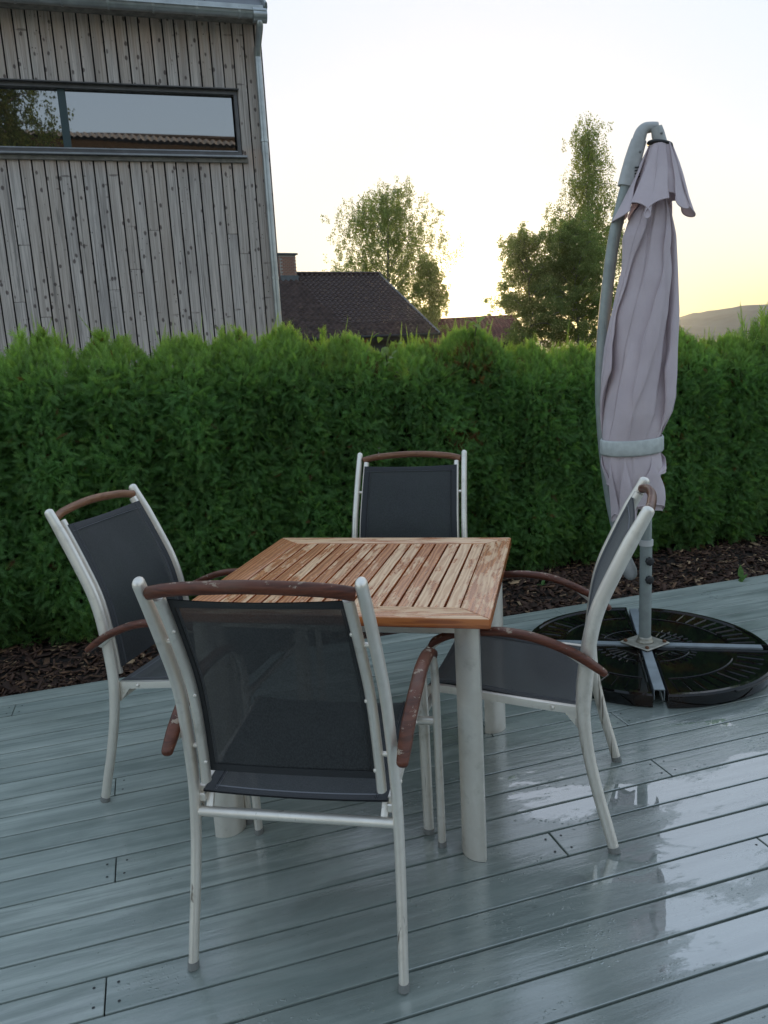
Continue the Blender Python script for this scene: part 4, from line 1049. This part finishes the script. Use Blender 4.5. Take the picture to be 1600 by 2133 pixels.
mast = sweep([(0, 0, .55), (0, .0, 1.2), (-.005, .01, 1.9)], .0235, .0235, (1, 0, 0), 20, cap='flat'); obj('mast', mesh('mast', *mast, True, 50), MT['greypole'], par)
# curved arm
AY = .045
arc = [(1.092, .41), (1.068, .504), (1.046, .583), (1.013, .738), (.989, .911), (.974, 1.081), (.968, 1.246), (.976, 1.448), (.995, 1.644), (1.021, 1.835), (1.056, 1.984), (1.092, 2.121), (1.112, 2.19)]
ap = catmull([(x - PX, AY, z) for x, z in arc], 5)
obj('curved_arm', mesh('curved_arm', *sweep(ap, .021, .025, (0, 1, 0), 18, cap='flat'), True, 50), MT['greypole'], par)
cupp = [(1.104, .386), (1.100, .40), (1.090, .425), (1.080, .455), (1.072, .49)]
obj('end_cup', mesh('end_cup', *sweep([(x - PX, AY, z) for x, z in cupp], [.030, .033, .032, .029, .024], [.030, .033, .032, .029, .024], (0, 1, 0), 18, cap='round', caps=(True, False)), True, 60), MT['joint'], par)
sl_ = [(1.072, 2.045), (1.083, 2.09), (1.098, 2.145), (1.112, 2.19), (1.122, 2.22)]
slv = obj('sleeve', mesh('sleeve', *sweep([(x - PX, AY, z) for x, z in sl_], [.031, .031, .031, .030, .029], [.036, .035, .034, .032, .030], (0, 1, 0), 20, cap='flat', power=2.6), True, 50), MT['joint'], par)
for k in range(4): obj('slot', mesh('slot', *box(1.107 - PX, AY - .0315, 2.075 + k * .012, .022, .004, .005)), MT['black'], slv)
el = catmull([(1.118, 2.208), (1.126, 2.236), (1.134, 2.254), (1.148, 2.265), (1.170, 2.268), (1.196, 2.268)], 6)
obj('elbow_joint', mesh('elbow_joint', *sweep([(x - PX, AY, z) for x, z in el], np.linspace(.027, .021, len(el)), np.linspace(.028, .019, len(el)), (0, 1, 0), 18, cap='flat'), True, 60), MT['joint'], par)
hb = [(1.186, 2.262), (1.193, 2.235), (1.203, 2.200)]
hub = obj('hub_cap', mesh('hub_cap', *sweep([(x - PX, AY - .02, z) for x, z in hb], [.024, .026, .027], [.022, .026, .027], (0, 1, 0), 18, cap='flat'), True, 50), MT['joint'], par)
for (x, z, yy) in ((1.118, 2.17, -.03), (1.185, 2.262, -.022), (1.198, 2.232, -.046)):
    b = lathe([(.0055, 0), (.005, .003), (.002, .004)], 8); obj('rivet', mesh('rivet', *b, True), MT['foot'], hub, (x - PX, AY + yy, z), (R(90), 0, 0))
dk = lathe([(.020, .006), (.050, .005), (.052, 0), (.050, -.006), (.020, -.007)], 28); obj('hub_disc', mesh('hub_disc', *dk, True), MT['black'], hub, (1.201 - PX, AY - .02, 2.196), (0, R(12), 0))

# canopy body: a folded cloth whose pleats wind round the stick
RINGS = [  # z, centre x, half width
    (2.190, 1.199, .03), (2.10, 1.195, .042), (2.00, 1.180, .045), (1.93, 1.163, .085), (1.839, 1.152, .112), (1.707, 1.150, .118), (1.535, 1.134, .139), (1.399, 1.118, .150), (1.281, 1.110, .1555), (1.18, 1.106, .158), (1.119, 1.101, .153), (1.06, 1.088, .136), (1.022, 1.081, .124), (.952, 1.079, .121)]
def ringat(z):
    zs = [q[0] for q in RINGS][::-1]; return float(np.interp(z, zs, [q[1] for q in RINGS][::-1])), float(np.interp(z, zs, [q[2] for q in RINGS][::-1]))
def fold_cloth(name, zs, npl, seed, amp, ang_amp, twist, rfun, zoff=None, M_=420, depth=.9, yc=-.03, squash=None):
    rs = np.random.default_rng(seed)
    A = rs.uniform(.55, 1.35, npl); W = rs.uniform(.5, 1.6, npl); W = W / W.sum() * 2 * np.pi; edges = np.concatenate([[0], np.cumsum(W)])
    t = np.linspace(0, 2 * np.pi, M_, endpoint=False)
    idx = np.searchsorted(edges, t, side='right') - 1; idx = idx.clip(0, npl - 1)
    s = (t - edges[idx]) / W[idx]                       # 0..1 inside a pleat
    V = []
    for z in zs:
        cx, hw = rfun(z); k = amp(z); q = ang_amp(z)
        wob = np.array([noise.noise(Vector((i * 3.7 + seed, z * 2.6, 1.3))) for i in range(npl)])
        wob2 = np.array([noise.noise(Vector((i * 5.1 + seed, z * 7.0, 9.3))) for i in range(npl)])
        a = A[idx] * (1 + .45 * wob[idx] + .35 * wob2[idx])
        f = .4 * (.5 + .5 * np.cos(2 * np.pi * s)) + .6 * (1 - np.abs(np.sin(np.pi * s))) ** 1.25
        r = 1 - k * a * f + .02 * wob2[idx]
        th = t + q * a * np.sin(2 * np.pi * s) * W[idx] * .5 + twist(z) + .06 * wob[idx]
        zo = 0 if zoff is None else zoff(z, t, s, idx)
        x = cx - PX + hw * r * np.cos(th); y = (yc(z) if callable(yc) else yc) + hw * depth * r * np.sin(th)
        V.append(np.stack([x, y, np.full(M_, z) + zo], 1))
    nz = len(zs); V = np.concatenate(V)
    F = np.array([(i * M_ + j, i * M_ + (j + 1) % M_, (i + 1) * M_ + (j + 1) % M_, (i + 1) * M_ + j) for i in range(nz - 1) for j in range(M_)])
    return big_mesh(name, V, F, smooth=True)
body_z = np.concatenate([np.linspace(1.985, 1.02, 90), np.linspace(1.012, .955, 6)])
can = obj('canopy', fold_cloth('canopy', body_z, 6, 5,
    amp=lambda z: float(np.interp(z, [.95, 1.02, 1.1, 1.3, 1.8, 2.1], [.06, .10, .30, .40, .42, .30])),
    ang_amp=lambda z: float(np.interp(z, [.95, 1.05, 1.3, 1.9, 2.1], [.2, .5, 1.25, 1.1, .5])),
    twist=lambda z: float(np.interp(z, [.95, 1.2, 1.6, 2.1], [-.55, -.4, .15, .8])), rfun=ringat, yc=lambda z: float(np.interp(z, [1.2, 2.0], [-.03, .012]))), MT['canopy'], par)
def ringlow(z):
    return float(np.interp(z, [.68, .78, .88, .96], [1.100, 1.098, 1.088, 1.079])), float(np.interp(z, [.68, .78, .88, .925, .96], [.112, .128, .137, .130, .120]))
def hemz(z, t, s, idx):
    f = max(0, (.955 - z) / .205)
    # long at the front middle, stepped and pointed at the sides
    fr = .5 - .5 * np.sin(t - .25); zig = np.abs((s * 2) % 1 - .5) * 2
    drop = .06 + .20 * fr ** 1.0 - .035 * zig + .05 * ((idx * 7) % 3 - 1)
    return f * (.205 - drop - .06) * 1.0 - f * .0
obj('canopy_hem', fold_cloth('canopy_hem', np.linspace(.955, .75, 22), 7, 9, amp=lambda z: float(np.interp(z, [.75, .955], [.17, .05])), ang_amp=lambda z: float(np.interp(z, [.75, .955], [1.4, .2])), twist=lambda z: -.5, rfun=ringlow, zoff=hemz), MT['canopy'], par)
# vent flap at the top, flared with deep waves
def ringflap(z):
    return float(np.interp(z, [1.93, 2.0, 2.08, 2.19], [1.172, 1.180, 1.192, 1.200])), float(np.interp(z, [1.93, 1.97, 2.0, 2.08, 2.15, 2.19], [.172, .152, .136, .098, .066, .047]))
def flapz(z, t, s, idx):
    f = max(0, (2.12 - z) / .19); return f * (.040 * np.cos(2 * np.pi * s) + .016 * ((idx * 5) % 3 - 1))
obj('vent_flap', fold_cloth('vent_flap', np.concatenate([[2.193], np.linspace(2.19, 1.945, 36)]), 6, 21, amp=lambda z: float(np.interp(z, [1.945, 2.02, 2.1, 2.19], [.40, .36, .32, .22])), ang_amp=lambda z: float(np.interp(z, [1.94, 2.0, 2.1, 2.19], [1.05, 1.0, .9, .5])), twist=lambda z: .55, rfun=ringflap, zoff=flapz, yc=.014), MT['canopy'], par)
def cloth_edge(o, M_=420):
    n = len(o.data.vertices); P = [np.array(o.data.vertices[k].co) for k in range(n - M_, n)]; P = P[::2] + [P[0]]
    obj('hem', mesh('hem', *sweep(P, .0026, .0026, (0, .2, 1), 5, cap='flat'), True), MT['canopy'], o)
def cloth_seams(o, cols, M_=420):
    nr = len(o.data.vertices) // M_
    for c in cols:
        P = [np.array(o.data.vertices[r * M_ + c].co) for r in range(nr)]
        obj('seam', mesh('seam', *sweep(P, .0022, .0022, (0, 1, 0), 5, cap='flat'), True), MT['canopy'], o)
flap = [o for o in par.children if o.name.startswith('vent_flap')][0]
low = [o for o in par.children if o.name.startswith('canopy_hem')][0]
cloth_seams(can, (22, 85, 150, 205, 270, 330, 385)); cloth_seams(flap, (30, 100, 170, 240, 310, 380)); cloth_edge(flap); cloth_edge(low)
# strap
sv, sf = [], []; M2 = 64
for z, g in ((1.018, .004), (1.012, .008), (.96, .009), (.952, .005), (.953, .001), (1.017, .0)):
    for j in range(M2):
        t = 2 * math.pi * j / M2; c, h = 1.0795, .1235
        sv.append((c - PX + (h + g) * math.cos(t), -.03 + (h * .9 + g) * math.sin(t), z + .006 * math.cos(t - .4)))
for i in range(6):
    for j in range(M2):
        i2 = (i + 1) % 6; sf.append((i * M2 + j, i * M2 + (j + 1) % M2, i2 * M2 + (j + 1) % M2, i2 * M2 + j))
obj('strap', mesh('strap', sv, sf, True), MT['strap'], par)

# base weights: four quarter discs lying in the cross
def weight_mesh():
    Rr = .535; g = .027; prof = []
    def outline(r, ins):
        a0 = math.asin((g + ins) / r); pts = []
        n = 22
        for i in range(n + 1):
            t = a0 + (math.pi / 2 - 2 * a0) * i / n; pts.append((r * math.cos(t), r * math.sin(t)))
        m0 = .13
        pts += [(g + ins, m0 + ins), (m0 + ins, g + ins)] if False else [(g + ins, g + ins)]
        return pts
    lv = [(Rr - .004, .0, .0), (Rr, .002, .008), (Rr, .002, .048), (Rr - .006, .006, .056), (Rr - .02, .012, .0565), (Rr - .026, .016, .050)]
    V, F = [], []; n = None
    for r, ins, z in lv:
        o = outline(r, ins); n = len(o); V += [(x, y, z) for x, y in o]
    for i in range(len(lv) - 1):
        for j in range(n):
            k = (j + 1) % n; F.append((i * n + j, i * n + k, (i + 1) * n + k, (i + 1) * n + j))
    F.append(tuple((len(lv) - 1) * n + j for j in range(n))); F.append(tuple(range(n - 1, -1, -1)))
    me = mesh('base_weight', V, F, True, 35); me.materials.append(MT['base']); return me
WM = weight_mesh()
def ribs_mesh():
    parts = []
    for (r0, r1, n) in ((.385, .49, 12), (.13, .185, 9), (.20, .225, 9)):
        for i in range(n):
            t = R(9) + R(72) * i / (n - 1); c, s = math.cos(t), math.sin(t); w = .0045
            q = []
            for z, ww in ((.0505, w), (.0545, w * .5)):
                for r, sg in ((r0, -1), (r1, -1), (r1, 1), (r0, 1)): q.append((r * c - sg * ww * s, r * s + sg * ww * c, z))
            parts.append((q, [(4, 5, 6, 7), (0, 1, 5, 4), (1, 2, 6, 5), (2, 3, 7, 6), (3, 0, 4, 7)]))
    for r in (.192, .37):
        arc_ = [(r * math.cos(t), r * math.sin(t), .0515) for t in np.linspace(R(8), R(82), 24)]; parts.append(sweep(arc_, .003, .003, (0, 0, 1), 6, cap='flat'))
    return parts
RIBS = []
for v, f in ribs_mesh():
    me = mesh('rib', v, f); me.materials.append(MT['base']); RIBS.append(me)
HND = mesh('handle', *sweep([(.541 * math.cos(t), .541 * math.sin(t), .045) for t in np.linspace(R(33), R(57), 12)], .006, .004, (0, 0, 1), 8), True); HND.materials.append(MT['base'])
wl = ['black quarter-round base weight behind the pole on the hedge side', 'black quarter-round base weight behind the armchair', 'black quarter-round base weight with brown water film behind the chair leg', 'black quarter-round base weight with brown water film on its open deck side']
for k, lb in zip((0, 1, 2, 3), wl):
    w = obj('base_weight', WM, None, None, (PX, PY, .003), (0, 0, BR + k * R(90))); tag(w, lb, 'parasol weight', 'quarter base weights under the parasol')
    for me in RIBS: obj('rib', me, None, w)
    obj('handle', HND, None, w)
